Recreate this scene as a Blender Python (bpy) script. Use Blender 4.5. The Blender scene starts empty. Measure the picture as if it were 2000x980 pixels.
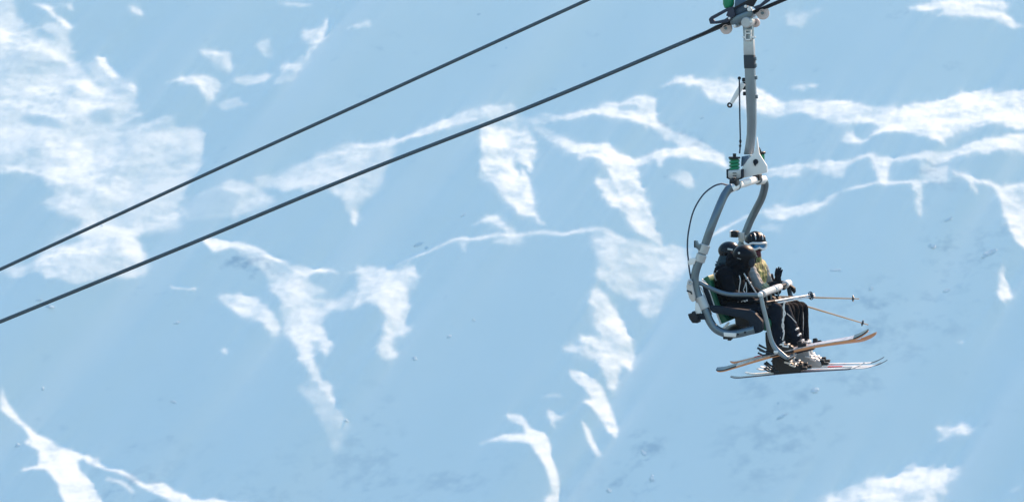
import bpy, bmesh, math, random
import numpy as np
from mathutils import Vector, Matrix, noise as mnoise
random.seed(4)
sc=bpy.context.scene
COL=sc.collection
# ---- camera ----
F=7650.0; PITCH=math.radians(-4.0); cp,sp=math.cos(PITCH),math.sin(PITCH)
ALPHA=math.radians(38.0); DM=1500.0
Q=(0.0,DM*cp,DM*sp)
SAZ,SEL=math.radians(35.0),math.radians(36.0)
S=(math.sin(SAZ)*math.cos(SEL),math.cos(SAZ)*math.cos(SEL),math.sin(SEL))
NB=(0,-math.sin(ALPHA),math.cos(ALPHA)); VB=(0,math.cos(ALPHA),math.sin(ALPHA))
s_u=S[0]; s_v=S[1]*VB[1]+S[2]*VB[2]; s_n=S[1]*NB[1]+S[2]*NB[2]
# lit patches: (level, softness, points)
PATCH=[
(.50,10,"-20 -20 20 0 34 22 40 50 75 70 115 85 135 100 160 118 172 140 200 165 235 180 268 182 262 195 256 220 240 230 225 260 245 300 250 345 235 390 210 430 190 448 165 455 120 440 90 425 118 418 115 388 125 380 85 355 45 352 -20 357"),
(.42,14,"235 240 300 240 355 232 390 238 396 260 392 310 385 340 340 380 330 405 345 430 350 448 270 455 200 455 160 430 190 380 230 330"),
(.55,7,"165 455 200 445 262 452 275 505 285 535 180 562 140 580 80 555 0 548 5 540 75 535 85 515 120 485 140 470"),
(.92,6,"-10 50 30 62 75 85 120 100 150 122 120 130 60 110 -10 95"),(.9,5,"130 150 175 150 215 180 190 185 150 172 110 160"),(.9,6,"60 160 110 170 160 195 235 200 225 212 160 212 100 200 40 185"),
(.95,4,"60 224 95 222 122 236 131 262 122 254 100 240 70 232"),(.8,6,"-10 190 60 200 130 225 170 260 140 262 60 225 -10 215"),(.85,7,"90 300 150 280 220 330 250 380 200 400 140 370 100 340"),
(.85,4,"0 357 45 346 90 350 125 378 160 420 150 425 115 385 85 360 45 356 0 362"),(.9,4,"85 520 130 505 190 502 200 512 120 530 90 548 70 545"),(.8,5,"215 470 262 460 276 505 270 530 240 500"),(.75,4,"150 440 240 450 300 420 350 410 330 440 240 470 160 460"),
(.42,6,"380 240 394 245 396 270 388 320 380 330 386 280"),(.45,7,"245 243 300 241 355 232 390 238 385 246 300 250 250 254"),
(.95,3,"66 0 80 0 100 12 143 42 138 58 122 47 95 20"),
(.4,6,"98 40 135 55 136 95 118 92 92 55"),
(.6,3,"128 0 147 0 144 14 134 12"),(.9,3,"254 8 278 14 280 25 262 22"),
(.95,3,"185 105 205 101 225 120 250 150 268 165 262 176 246 168 215 140 200 120"),
(.32,8,"165 115 200 108 245 165 250 176 220 172 185 145"),
(.8,4,"385 102 415 98 450 98 456 110 450 131 440 130 432 112 400 108"),(.4,6,"395 105 450 105 448 130 425 128"),
(.95,4,"328 160 370 144 390 144 438 153 425 165 412 180 403 187 385 168 355 160"),
(.55,4,"455 150 475 136 535 133 525 150 500 158"),(.45,5,"500 80 528 71 536 90 534 106 520 98"),
(.85,4,"635 38 646 34 650 50 640 75 620 95 600 120 592 120 612 92 632 62"),(.6,5,"600 120 580 143 550 140 565 125 590 110"),(.45,6,"590 55 628 55 625 80 605 95 590 75"),
(.35,5,"515 185 535 172 560 140 580 143 550 175"),(.3,6,"420 195 460 178 485 200 440 205"),
(.7,3,"535 0 610 0 603 8 560 6"),(.7,2,"656 8 660 8 661 22 657 22"),(.5,3,"670 82 695 70 718 65 720 72 690 75"),
(.38,7,"390 376 450 361 500 372 542 396 520 408 450 424 370 432 340 402"),(.5,4,"470 364 505 374 540 394 530 402 500 390"),(.7,2,"1350 452 1400 436 1450 419 1490 412 1490 418 1450 426 1400 443 1350 458"),
# centre crest
(.8,3,"640 288 700 272 790 257 850 239 900 221 985 203 1020 197 1050 204 1100 207 1150 207 1200 199 1272 184 1281 190 1280 222 1290 240 1322 254 1300 262 1275 246 1245 240 1200 232 1150 221 1115 225 1090 220 1040 226 990 228 930 240 880 252 860 258 800 268 720 292 660 300"),
(.42,6,"490 356 560 320 650 288 750 276 778 288 760 322 735 372 700 390 700 430 686 430 678 390 640 372 560 370"),
(.9,2,"686 408 699 410 697 434 688 430"),
(.45,4,"560 330 640 300 760 285 780 275 700 275 620 295"),
(1.,3,"940 250 1020 225 1040 260 1043 300 1038 312 1036 330 1030 322 1006 300 1000 318 1022 340 1034 366 1040 400 1045 425 1062 454 1050 446 1043 427 1005 425 990 402 975 386 965 365 945 350 931 345 945 318 940 282"),
(1.,2,"1018 318 1034 340 1039 374 1028 364 1022 345"),
(1.,3,"1030 224 1060 229 1090 255 1130 275 1190 284 1202 300 1240 302 1300 284 1345 286 1420 304 1420 318 1345 310 1300 308 1292 328 1280 306 1242 320 1256 370 1276 420 1297 463 1280 461 1240 456 1230 440 1215 400 1192 352 1165 326 1150 320 1135 332 1130 310 1110 296 1075 266"),
(.85,4,"1160 366 1190 363 1215 400 1222 425 1200 420 1180 396"),
(.5,3,"1255 215 1285 230 1320 252 1370 270 1420 298 1400 305 1340 285 1295 262 1270 242"),
(.5,5,"1308 345 1340 330 1362 345 1345 362"),
# second ridge
(.8,2,"640 519 690 522 705 511 735 513 790 494 850 476 890 466 940 468 1000 463 1060 460 1100 466 1150 458 1182 458 1225 472 1270 468 1300 458 1350 450 1420 425 1420 432 1350 458 1300 468 1272 478 1225 481 1182 468 1150 467 1100 473 1060 468 1000 471 940 476 890 474 850 485 790 503 735 522"),
(.8,3,"908 449 965 419 973 435 1002 461 985 465 960 443 935 441"),(.55,4,"958 485 1000 470 1020 470 1016 486"),(.45,4,"895 480 916 477 910 502"),
(.62,7,"1158 462 1225 477 1275 468 1352 454 1342 500 1312 530 1290 562 1275 577 1255 602 1245 590 1255 562 1225 568 1190 556 1155 550 1180 535 1165 502 1155 480"),
(.3,4,"1165 470 1225 482 1300 470 1310 500 1250 520 1190 510"),
(.95,3,"1150 605 1152 585 1160 570 1176 571 1200 600 1230 640 1237 670 1231 702 1218 682 1210 700 1200 738 1190 740 1180 720 1165 702 1130 692 1100 683 1125 677 1158 681 1135 671 1130 661 1170 655 1160 641 1154 626 1166 611"),
(1.,2,"1117 723 1145 721 1180 740 1195 770 1211 810 1208 836 1195 828 1175 801 1160 790 1143 782 1160 770 1145 756 1120 736"),
(.8,2,"1138 812 1155 825 1176 871 1165 872 1150 846"),(.6,3,"1068 800 1112 800 1092 815 1085 831 1075 811"),(.7,2,"1055 770 1105 766 1101 774 1060 775"),
(1.,2,"938 857 985 841 1028 841 1022 826 995 816 990 805 1022 804 1032 825 1045 834 1066 840 1076 865 1086 900 1096 930 1094 952 1086 990 1063 990 1064 955 1080 942 1065 902 1045 880 1030 866 990 857 960 855"),
# left ridge
(.95,2,"398 468 430 464 480 474 530 494 575 511 620 509 662 518 620 523 600 536 570 523 550 511 500 499 480 492 452 486 432 495 420 503 405 482"),
(.42,4,"460 490 560 515 600 535 640 560 600 575 540 545"),
(.75,4,"428 574 470 570 506 580 531 610 545 641 536 657 510 631 475 616 445 601"),
(.65,5,"530 548 600 545 612 575 690 570 642 600 627 630 641 655 646 682 640 700 630 690 625 665 606 668 605 690 620 720 641 760 661 795 676 824 656 802 640 780 615 745 595 711 575 676 565 641 555 601 570 590 550 570"),
(.4,3,"600 600 625 640 645 680 640 700 628 686 624 664 604 668 604 690 630 745 676 824 640 775 590 690 575 640"),
(.28,7,"645 770 682 830 668 845 655 875 640 842 590 775 580 758"),
(.72,5,"703 512 812 515 816 546 790 560 796 600 796 641 786 656 766 660 765 696 752 701 740 686 750 660 760 631 735 606 700 600 680 622 690 590 700 560"),
(.38,7,"640 575 700 560 705 610 660 602"),
(.75,2,"335 557 385 558 385 562 340 562"),(.6,2,"434 684 444 682 447 695 440 693"),
(1.05,2,"0 762 15 785 35 809 75 834 140 854 190 884 260 924 280 935 322 929 345 949 390 964 440 970 490 970 520 990 345 990 325 966 275 940 240 912 195 892 182 876 160 876 150 885 155 905 180 926 190 952 210 990 130 990 110 940 85 911 40 909 40 903 70 900 75 871 45 856 55 841 40 821 15 811 0 801"),
(1.15,1.4,"120 846 190 880 232 900 284 934 324 928 322 936 284 944 228 911 184 892 120 856"),(.6,1.4,"205 918 240 930 262 948 258 952 236 936 203 923"),(.7,2,"180 874 194 876 196 892 186 894"),
(.9,2,"318 930 345 948 392 965 440 970 500 970 500 975 438 976 388 972 340 956"),
# right
(.92,4,"1288 169 1340 150 1400 148 1435 138 1490 158 1530 184 1600 190 1650 194 1690 210 1760 205 1820 190 1880 170 1935 157 1945 170 2010 165 2010 250 1930 250 1862 270 1836 290 1842 302 1800 290 1750 276 1690 276 1720 260 1700 246 1620 246 1560 215 1520 211 1480 211 1430 201 1390 190 1370 166 1330 163"),
(.8,4,"1900 290 2010 258 2010 296 1905 316 1850 326 1760 336 1700 330 1640 329 1560 327 1500 331 1500 324 1560 320 1640 322 1700 321 1760 328 1850 310"),
(.6,4,"1505 342 1520 326 1600 322 1560 335 1572 345 1540 346"),(.45,5,"1600 330 1680 330 1650 340 1652 359 1612 345"),
(.75,3,"1643 276 1660 261 1675 275 1702 286 1650 286"),(.6,3,"1546 157 1600 154 1596 161 1552 165"),
(.85,4,"1768 20 1860 0 1972 0 1965 15 1900 12 1960 22 2010 47 1960 46 1900 36 1830 41 1850 26 1790 28"),
(.72,4,"1490 413 1530 405 1610 400 1642 387 1626 402 1590 426 1560 432 1520 436 1495 426"),
(.75,2,"1638 391 1670 381 1710 379 1780 376 1812 371 1812 376 1780 381 1710 385 1670 388"),
(.85,3,"1700 335 1748 329 1736 350 1736 381 1714 381 1714 360"),
(.75,3,"1780 378 1801 379 1796 400 1801 437 1792 442 1785 411"),
(.85,3,"1850 351 1900 359 1915 368 1960 368 2010 352 2010 475 1985 472 1970 441 1955 391 1940 372 1905 373 1913 392 1905 391 1895 371"),
(.35,3,"1790 338 1850 342 1850 375 1800 372"),
(.9,4,"1952 520 1961 514 1976 550 1970 577 1955 561"),
(.85,3,"1826 806 1870 800 1902 789 1906 810 1890 826 1860 820 1830 833 1850 822"),
(.85,5,"1480 990 1600 965 1660 926 1720 900 1780 887 1877 891 1856 930 1830 950 1845 990"),
(.6,4,"1580 972 1680 930 1700 950 1660 990 1590 990"),(.85,4,"1860 990 1940 964 1945 990"),
(.35,3,"1760 872 1787 871 1785 880 1765 880"),(.5,2,"1870 653 1890 649 1888 656"),(.4,2,"1963 944 1990 930 1991 935 1970 946"),
(.35,4,"1530 22 1592 0 1602 10 1572 30 1562 46 1540 40"),(.25,6,"1490 447 1530 446 1525 462 1492 460"),
]
HOLE=[(6,"175 218 215 212 218 238 185 245 172 235"),(6,"55 232 95 238 128 262 120 268 70 258 40 240"),(5,"95 500 150 475 165 490 110 505"),(5,"345 390 420 370 470 385 450 420 370 430"),(3,"1205 208 1240 205 1248 215 1210 220")]
def pts(s):
    a=np.array([float(t) for t in s.split()]); return a.reshape(-1,2)
def inpoly(px,py,p):
    r=np.zeros(px.shape,bool); n=len(p); j=n-1
    for i in range(n):
        xi,yi=p[i]; xj,yj=p[j]
        if yi!=yj:
            c=((yi>py)!=(yj>py))&(px<(xj-xi)*(py-yi)/(yj-yi)+xi); r^=c
        j=i
    return r
def terrain(lam=.012,lamh=0.,ls=5.,beta=0.,sf=-.012,mu=1e-7,du=.4,dv=.5,U=235.,V0=-180.,V1=190.,iters=30,verbose=False,seed=5):
    rng=np.random.default_rng(seed)
    u=np.arange(-U,U+.01,du); v=np.arange(V0,V1+.01,dv)
    nu,nv=len(u),len(v)
    # pixel seen at each plane point
    Y=Q[1]+v*VB[1]; Z=Q[2]+v*VB[2]
    fd=Y*cp+Z*sp; ud=-Y*sp+Z*cp
    PX=1000+F*u[None,:]/fd[:,None]; PYr=490-F*ud/fd; PY=np.repeat(PYr[:,None],nu,1)
    NU,NV=int(2**math.ceil(math.log2(nu+80))),int(2**math.ceil(math.log2(nv+80)))
    ku=2*np.pi*np.fft.rfftfreq(NU,du)[None,:]; kv=2*np.pi*np.fft.fftfreq(NV,dv)[:,None]
    def noise(lu,lv,ang=0,pw=2.):
        w=rng.standard_normal((NV,NU)); c,s=math.cos(ang),math.sin(ang)
        a=(ku*c+kv*s)*lu; b=(-ku*s+kv*c)*lv
        W=np.fft.rfft2(w)*(1+a*a+b*b)**(-pw/1.0)
        r=np.fft.irfft2(W,s=(NV,NU)); return (r/r.std())[:nv,:nu]
    def blur(a,sg,sgv=None):
        A=np.zeros((NV,NU)); A[:nv,:nu]=a
        sgv=sgv or sg
        return np.fft.irfft2(np.fft.rfft2(A)*np.exp(-.5*((ku*sg)**2+(kv*sgv)**2)),s=(NV,NU))[:nv,:nu]
    mpp=.196
    wx=noise(6,5)*2.2+noise(1.5,1.3,0,.95)*.9; wy=noise(6,5)*1.6+noise(1.5,1.3,0,.95)*.7
    g1=noise(1.3,1.1,.3,.8); g2=noise(1.3,1.1,.3,.8); qx=PX+wx; qy=PY+wy; rx=qx+g1*2.3; ry=qy+g2*1.8
    m=np.zeros((nv,nu))
    def raster(p,rough=False):
        x0,y0=p.min(0)-14; x1,y1=p.max(0)+14
        js=np.where((u*F/fd.mean()*1.0+1000>x0-60)&(u*F/fd.mean()+1000<x1+60))[0]; ks=np.where((PYr>y0-4)&(PYr<y1+4))[0]
        if len(js)==0 or len(ks)==0: return None
        sl=(slice(ks[0],ks[-1]+1),slice(js[0],js[-1]+1))
        return sl,inpoly((rx if rough else qx)[sl],(ry if rough else qy)[sl],p).astype(float)
    bys={}
    for lev,soft,s in PATCH:
        r=raster(pts(s),soft>2)
        if r is None: continue
        a=bys.setdefault(soft,np.zeros((nv,nu)))
        a[r[0]]=np.maximum(a[r[0]],r[1]*lev)
    # patches of .35 inside the large mass add brightness
    E1=noise(7,1.6,.45,.9); E2=noise(5,5,0,.8); E3=noise(2,7,-.35,.9)
    EN=.6*E1+.35*E2+.55*E3; EN/=EN.std(); E4=noise(9,2.4,-.5,.95)+.5*noise(3,3,0,.9)
    for soft,a in bys.items():
        if soft<=2: m=np.maximum(m,blur(a,soft*mpp*.6,soft*mpp*.9)); continue
        k=(1.5+.12*soft)*(1.5 if soft<6 else 1.0); b=blur(a,soft*mpp*k*.55,soft*mpp*k*.8)
        # wind feathered edge: the soft rim is broken up by drift noise
        top=np.maximum(blur(a,soft*mpp*1.2*k),1e-3); rim=np.clip(b/np.maximum(a.max(),1e-3),0,1)
        lv=np.where(a>0,a,b); lv=blur(a,soft*mpp*2,soft*mpp*3)/np.maximum(blur((a>0).astype(float),soft*mpp*2,soft*mpp*3),.02)
        cov=np.clip(blur((a>0).astype(float),soft*mpp*k*.55,soft*mpp*k*.8),0,1)
        wgt=np.clip(cov*(1-cov)*4,0,1)*.9+.30
        q_=np.clip((cov+EN*.30*wgt-.30-.16*np.clip(E4,0,2.2)*(cov>.2))/.36,0,1); q_=q_*q_*(3-2*q_)
        cr=blur(a,soft*mpp*.5,soft*mpp*.62)*(1-.42*np.clip(E4*.75+.25*EN,0,1.7)*np.clip(blur(a,6*mpp,8*mpp)*1.4,0,1))
        m=np.maximum(m,np.maximum(np.clip(lv,0,1.1)*q_*.8 if soft>3.5 else 0,cr))
        if soft>2: halo=blur(a,10*mpp,13*mpp)*np.clip(.8+.5*EN,.1,1.8)*.34; m=m+halo*(1-np.clip(m,0,1))
    m=blur(m,.35,.5)
    add=np.zeros((nv,nu))
    for soft,s in HOLE:
        r=raster(pts(s)); a=np.zeros((nv,nu)); a[r[0]]=r[1]; m=m*(1-.75*blur(a,soft*mpp*.6,soft*mpp*.8))
    # snow texture inside lit parts : wind streaks
    st=noise(9,2.2,.35,1.0); st2=noise(8,2.5,1.15,1.0); f=noise(4,3,0,.85)
    m0=m.copy()
    m=m*np.clip(1+.13*st+.12*st2+.16*f+.13*noise(1.0,.9,.3,.8),.35,1.5)
    g_l=.285*np.clip(m,0,1.3)
    shade=m0<.035
    tgt=np.where(shade,sf,g_l+sf*(1-np.clip(m0*3,0,1)))-s_n
    G=np.zeros((NV,NU)); 
    D=-1j*(s_u*ku+s_v*kv); K2=ku**2+kv**2
    q2=K2*ls**2; den=np.abs(D)**2+(lam+lamh*q2/(1+q2))*K2+mu
    g=tgt.copy(); sh=np.zeros((NV,NU),bool); sh[:nv,:nu]=shade; free=np.ones((NV,NU),bool); free[:nv,:nu]=False
    T=np.zeros((NV,NU)); T[:nv,:nu]=tgt
    g=T.copy(); g[free]=0
    for it in range(iters):
        H=np.conj(D)*np.fft.rfft2(g)/den
        Dh=np.fft.irfft2(D*H,s=(NV,NU))
        g=np.where(sh,(1-beta)*np.minimum(Dh,T)+beta*T,T); g=np.where(free,Dh,g)
    h=np.fft.irfft2(H,s=(NV,NU))[:nv,:nu]; Dh=Dh[:nv,:nu]
    return dict(u=u,v=v,h=h,nls=Dh+s_n,m=m0,PX=PX,PY=PY,tgt=tgt+s_n,shade=shade,noise=noise,blur=blur)
SKY_ALT,SKY_AIR,SKY_DUST,SKY_OZ=0.,2.55,0.,9.5; SKY_STR=.125
SUN_STR=5.; SUN_COL=(1.,.67,.44); EXPOSURE=.95
HAZE=.00014; HAZE_COL=(.55,.82,1.,1)
EXPOSURE=1.0
# ------------------------------------------------------------------ chair-space helpers
CAM_F=Vector((0,cp,sp)); CAM_U=Vector((0,-sp,cp)); CAM_R=Vector((1,0,0))
TH=math.radians(14.8)
T=Vector((math.cos(TH),-math.sin(TH),0)); L=Vector((math.sin(TH),math.cos(TH),0)); Z=Vector((0,0,1))
def ray(px,py): return CAM_R*(px-1000)+CAM_F*F-CAM_U*(py-490)
O=ray(1425,500)*(45.0/F)
def P(px,py,l):
    d=ray(px,py); return d*((l+O.dot(L))/d.dot(L))
PXM=45.0/F      # metres per photo pixel at the chair

# ------------------------------------------------------------------ objects
def finish_bm(bm,angle=38):
    bmesh.ops.recalc_face_normals(bm,faces=bm.faces[:])
    for f in bm.faces: f.smooth=True
    for e in bm.edges:
        if len(e.link_faces)==2 and e.calc_face_angle(0)>math.radians(angle): e.smooth=False
def rootloc(p):
    while p.parent: p=p.parent
    return p.location.copy()
def obj(name,bm,mat,parent=None,loc=None,angle=38,label=None):
    finish_bm(bm,angle)
    me=bpy.data.meshes.new(name)
    off=rootloc(parent) if parent else (Vector(loc) if loc else Vector((0,0,0)))
    bmesh.ops.translate(bm,verts=bm.verts[:],vec=-off)
    bm.to_mesh(me); bm.free()
    me.materials.append(mat)
    o=bpy.data.objects.new(name,me); COL.objects.link(o)
    if parent: o.parent=parent
    else: o.location=off
    if label: o['label']=label
    return o
def thing(name,label,cat,loc,group=None):
    o=bpy.data.objects.new(name,None); COL.objects.link(o); o.location=loc
    o.empty_display_size=.2
    tag(o,label,cat,group); return o
def tag(o,label=None,cat=None,group=None,kind=None):
    for k,v in (('label',label),('category',cat),('group',group),('kind',kind)):
        if v: o[k]=v
    return o

# ------------------------------------------------------------------ shapes (all in world space)
def NB_(): return bmesh.new()
def crom(pts,k=6):
    pts=[Vector(p) for p in pts]; out=[]
    for i in range(len(pts)-1):
        p0=pts[max(i-1,0)];p1=pts[i];p2=pts[i+1];p3=pts[min(i+2,len(pts)-1)]
        for j in range(k):
            t=j/k
            out.append(.5*((2*p1)+(p2-p0)*t+(2*p0-5*p1+4*p2-p3)*t*t+(3*p1-p0-3*p2+p3)*t**3))
    out.append(pts[-1]); return out
def tube(bm,pts,r,n=12,smooth=0,caps=True,sx=1.,sy=1.,up=None):
    pts=[Vector(p) for p in pts]
    if smooth:
        if not isinstance(r,(int,float)):
            rr=crom([Vector((x,0,0)) for x in r],smooth); r=[v.x for v in rr]
        pts=crom(pts,smooth)
    m=len(pts); R=[r]*m if isinstance(r,(int,float)) else list(r)
    tg=[]
    for i in range(m):
        a=pts[max(i-1,0)];b=pts[min(i+1,m-1)]; tg.append((b-a).normalized())
    u=Vector(up) if up else (Vector((0,0,1)) if abs(tg[0].z)<.9 else Vector((1,0,0)))
    rings=[]
    for i in range(m):
        t=tg[i]; u=(u-t*u.dot(t)).normalized(); w=t.cross(u)
        rings.append([bm.verts.new(pts[i]+R[i]*(u*math.cos(2*math.pi*k/n)*sx+w*math.sin(2*math.pi*k/n)*sy)) for k in range(n)])
    for i in range(m-1):
        for k in range(n):
            bm.faces.new((rings[i][k],rings[i][(k+1)%n],rings[i+1][(k+1)%n],rings[i+1][k]))
    if caps:
        bm.faces.new(rings[0][::-1]); bm.faces.new(rings[-1])
def capsule(bm,p0,p1,r0,r1,n=14):
    p0=Vector(p0);p1=Vector(p1); d=(p1-p0)
    if d.length<1e-6: d=Vector((0,0,1e-4))
    d.normalize(); ps=[];rs=[]
    for a in (-85,-60,-30,0): ps.append(p0+d*r0*math.sin(math.radians(a))); rs.append(r0*math.cos(math.radians(a)))
    for a in (0,30,60,85): ps.append(p1+d*r1*math.sin(math.radians(a))); rs.append(r1*math.cos(math.radians(a)))
    tube(bm,ps,rs,n)
def ellips(bm,c,axes,nu=20,nv=12):
    m=Matrix.Identity(4)
    for i in range(3):
        for j in range(3): m[j][i]=axes[i][j]
    m.translation=Vector(c)
    bmesh.ops.create_uvsphere(bm,u_segments=nu,v_segments=nv,radius=1,matrix=m)
def box(bm,c,ax,sz,bev=0.0,seg=2):
    ax=[Vector(a).normalized() for a in ax]; c=Vector(c)
    b=bmesh.new(); bmesh.ops.create_cube(b,size=1)
    for v in b.verts: v.co=Vector((v.co.x*sz[0],v.co.y*sz[1],v.co.z*sz[2]))
    if bev: bmesh.ops.bevel(b,geom=b.edges[:],offset=bev,segments=seg,affect='EDGES',profile=.5)
    mp={}
    for v in b.verts: mp[v.index if False else v]=bm.verts.new(c+ax[0]*v.co.x+ax[1]*v.co.y+ax[2]*v.co.z)
    for f in b.faces: bm.faces.new([mp[v] for v in f.verts])
    b.free()
def prism(bm,front,off,bev=0.0,seg=2):
    b=bmesh.new(); off=Vector(off)
    A=[b.verts.new(Vector(p)) for p in front]; B=[b.verts.new(Vector(p)+off) for p in front]
    b.faces.new(A); b.faces.new(B[::-1]); n=len(A)
    for i in range(n): b.faces.new((A[i],B[i],B[(i+1)%n],A[(i+1)%n]))
    bmesh.ops.recalc_face_normals(b,faces=b.faces[:])
    if bev: bmesh.ops.bevel(b,geom=b.edges[:],offset=bev,segments=seg,affect='EDGES',profile=.5,clamp_overlap=True)
    mp={v:bm.verts.new(v.co) for v in b.verts}
    for f in b.faces: bm.faces.new([mp[v] for v in f.verts])
    b.free()
def pp(s,l):
    a=[float(x) for x in s.split()]; return [P(a[i],a[i+1],l) for i in range(0,len(a),2)]
def cyl(bm,p0,p1,r,n=16,bev=0):
    p0=Vector(p0);p1=Vector(p1)
    if bev:
        d=(p1-p0).normalized()
        tube(bm,[p0,p0+d*bev,p1-d*bev,p1],[r-bev,r,r,r-bev],n)
    else: tube(bm,[p0,p1],r,n)
def ring(bm,c,nrm,R,r,n=24,k=8):
    nrm=Vector(nrm).normalized(); a=nrm.orthogonal().normalized(); b=nrm.cross(a)
    rs=[]
    for i in range(n):
        t=2*math.pi*i/n; d=a*math.cos(t)+b*math.sin(t)
        rs.append([bm.verts.new(Vector(c)+d*(R+r*math.cos(2*math.pi*j/k))+nrm*r*math.sin(2*math.pi*j/k)) for j in range(k)])
    for i in range(n):
        for j in range(k):
            bm.faces.new((rs[i][j],rs[(i+1)%n][j],rs[(i+1)%n][(j+1)%k],rs[i][(j+1)%k]))
def voxel(name,bm,mat,parent,vox=.012,smooth=4,fold=0.,fscale=9.,seed=0,angle=180):
    """union of the overlapping shapes in bm as one continuous skin"""
    me=bpy.data.meshes.new('tmp'); bmesh.ops.recalc_face_normals(bm,faces=bm.faces[:]); bm.to_mesh(me); bm.free()
    t=bpy.data.objects.new('tmp',me); COL.objects.link(t)
    md=t.modifiers.new('r','REMESH'); md.mode='VOXEL'; md.voxel_size=vox
    sm=t.modifiers.new('s','SMOOTH'); sm.factor=.5; sm.iterations=smooth
    dg=bpy.context.evaluated_depsgraph_get(); dg.update()
    ev=bpy.data.meshes.new_from_object(t.evaluated_get(dg))
    bpy.data.objects.remove(t)
    b=bmesh.new(); b.from_mesh(ev); bpy.data.meshes.remove(ev)
    if fold:
        b.normal_update()
        for v in b.verts:
            q=v.co*fscale+Vector((seed*7.3,seed*3.1,0)); w=Vector((mnoise.noise(q*.6),mnoise.noise(q*.6+Vector((5,1,2))),0))*1.2
            n1=1-abs(mnoise.noise(Vector((q.x,q.y,q.z*1.9))+w)); n2=mnoise.noise(q*2.7)
            v.co+=v.normal*fold*((n1-.75)*1.6+.35*n2)
    return obj(name,b,mat,parent,angle=angle)

# ------------------------------------------------------------------ materials
def mat(name,col,rough=.5,metal=0.,var=.12,vscale=14.,bump=0.,bscale=60.,spec=.5,coat=0.):
    m=bpy.data.materials.new(name); m.use_nodes=True; nt=m.node_tree; b=nt.nodes['Principled BSDF']
    b.inputs['Roughness'].default_value=rough; b.inputs['Metallic'].default_value=metal
    b.inputs['Specular IOR Level'].default_value=spec; b.inputs['Coat Weight'].default_value=coat
    tc=nt.nodes.new('ShaderNodeTexCoord')
    nz=nt.nodes.new('ShaderNodeTexNoise'); nz.inputs['Scale'].default_value=vscale; nz.inputs['Detail'].default_value=6
    nt.links.new(tc.outputs['Object'],nz.inputs['Vector'])
    mx=nt.nodes.new('ShaderNodeMix'); mx.data_type='RGBA'
    mx.inputs[6].default_value=(*[c*(1-var) for c in col],1); mx.inputs[7].default_value=(*[min(1,c*(1+var)) for c in col],1)
    nt.links.new(nz.outputs['Fac'],mx.inputs[0]); nt.links.new(mx.outputs[2],b.inputs['Base Color'])
    mr=nt.nodes.new('ShaderNodeMapRange'); mr.inputs['To Min'].default_value=max(.05,rough-.12); mr.inputs['To Max'].default_value=min(1,rough+.12)
    nt.links.new(nz.outputs['Fac'],mr.inputs['Value']); nt.links.new(mr.outputs['Result'],b.inputs['Roughness'])
    if bump:
        n2=nt.nodes.new('ShaderNodeTexNoise'); n2.inputs['Scale'].default_value=bscale; n2.inputs['Detail'].default_value=4
        nt.links.new(tc.outputs['Object'],n2.inputs['Vector'])
        bp=nt.nodes.new('ShaderNodeBump'); bp.inputs['Strength'].default_value=bump; bp.inputs['Distance'].default_value=.01
        nt.links.new(n2.outputs['Fac'],bp.inputs['Height']); nt.links.new(bp.outputs['Normal'],b.inputs['Normal'])
    return m
M={}
M['steel']=mat('galvanised_steel',(.13,.175,.215),.36,.6,.28,6)
M['hanger']=mat('grey_steel_panel',(.22,.265,.31),.34,.65,.25,4)
M['white']=mat('white_paint',(.74,.74,.74),.4,0,.06,8)
M['lightsteel']=mat('bright_zinc',(.44,.46,.48),.38,.3,.14,16)
M['black']=mat('black_plastic',(.008,.011,.017),.5,0,.3,10,0,60,.3)
M['darkgrey']=mat('dark_grey_plastic',(.012,.020,.033),.6,0,.2,8,0,60,.12)
M['band']=mat('dark_rubber_band',(.03,.04,.055),.7,0,.2,8)
M['blueplate']=mat('blue_grey_steel',(.05,.10,.17),.4,.3,.2,10)
M['navyplate']=mat('dark_navy_steel',(.02,.03,.06),.45,.2,.2,10)
M['green']=mat('green_plastic',(.0,.22,.105),.4,0,.12,10)
M['greenpad']=mat('green_padding',(.0,.10,.05),.5,0,.15,8)
M['wheel']=mat('pinkish_rubber_wheel',(.62,.52,.5),.55,0,.12,18)
M['beige']=mat('weathered_beige_plastic',(.58,.53,.5),.55,0,.18,14)
M['rope']=mat('oiled_steel_rope',(.12,.175,.22),.42,.25,.35,5)
M['jblack']=mat('black_ski_jacket',(.0045,.0065,.011),.85,0,.25,12,.25,90,.05)
M['jteal']=mat('dark_teal_fleece',(.012,.04,.06),.85,0,.3,20,.5,140)
M['pnavy']=mat('navy_ski_trousers',(.006,.011,.022),.8,0,.25,10,.25,90,.08)
M['pblack']=mat('black_ski_trousers',(.0035,.005,.009),.85,0,.25,10,.25,90,.04)
M['glove']=mat('black_glove',(.005,.008,.014),.65,0,.2,30,.3,120,.2)
M['helmet']=mat('matte_black_helmet',(.004,.006,.011),.4,0,.2,8,0,60,.14)
M['helmetg']=mat('gloss_black_helmet',(.005,.008,.014),.25,0,.2,8,0,60,.25)
M['skin']=mat('skin',(.5,.3,.23),.55,0,.08,20)
M['buff']=mat('burgundy_neck_warmer',(.09,.022,.04),.8,0,.2,30,.4,120)
M['gframe']=mat('white_goggle_frame',(.8,.8,.82),.35,0,.03,20)
M['sleeve']=mat('grey_sleeve',(.24,.25,.255),.75,0,.12,10,.3,80)
M['boot']=mat('black_ski_boot',(.008,.010,.015),.35,0,.2,10,0,60,.4)
M['bootgrey']=mat('grey_white_ski_boot',(.33,.35,.37),.35,0,.2,16)
M['buckle']=mat('white_buckle',(.75,.75,.76),.35,.2,.05,20)
M['orange']=mat('orange_ski_base',(.68,.29,.13),.5,0,.12,12)
M['skidark']=mat('dark_purple_ski',(.05,.035,.07),.35,0,.2,8)
M['skidarktip']=mat('dark_navy_ski_tip',(.012,.03,.05),.35,0,.2,8)
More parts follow.
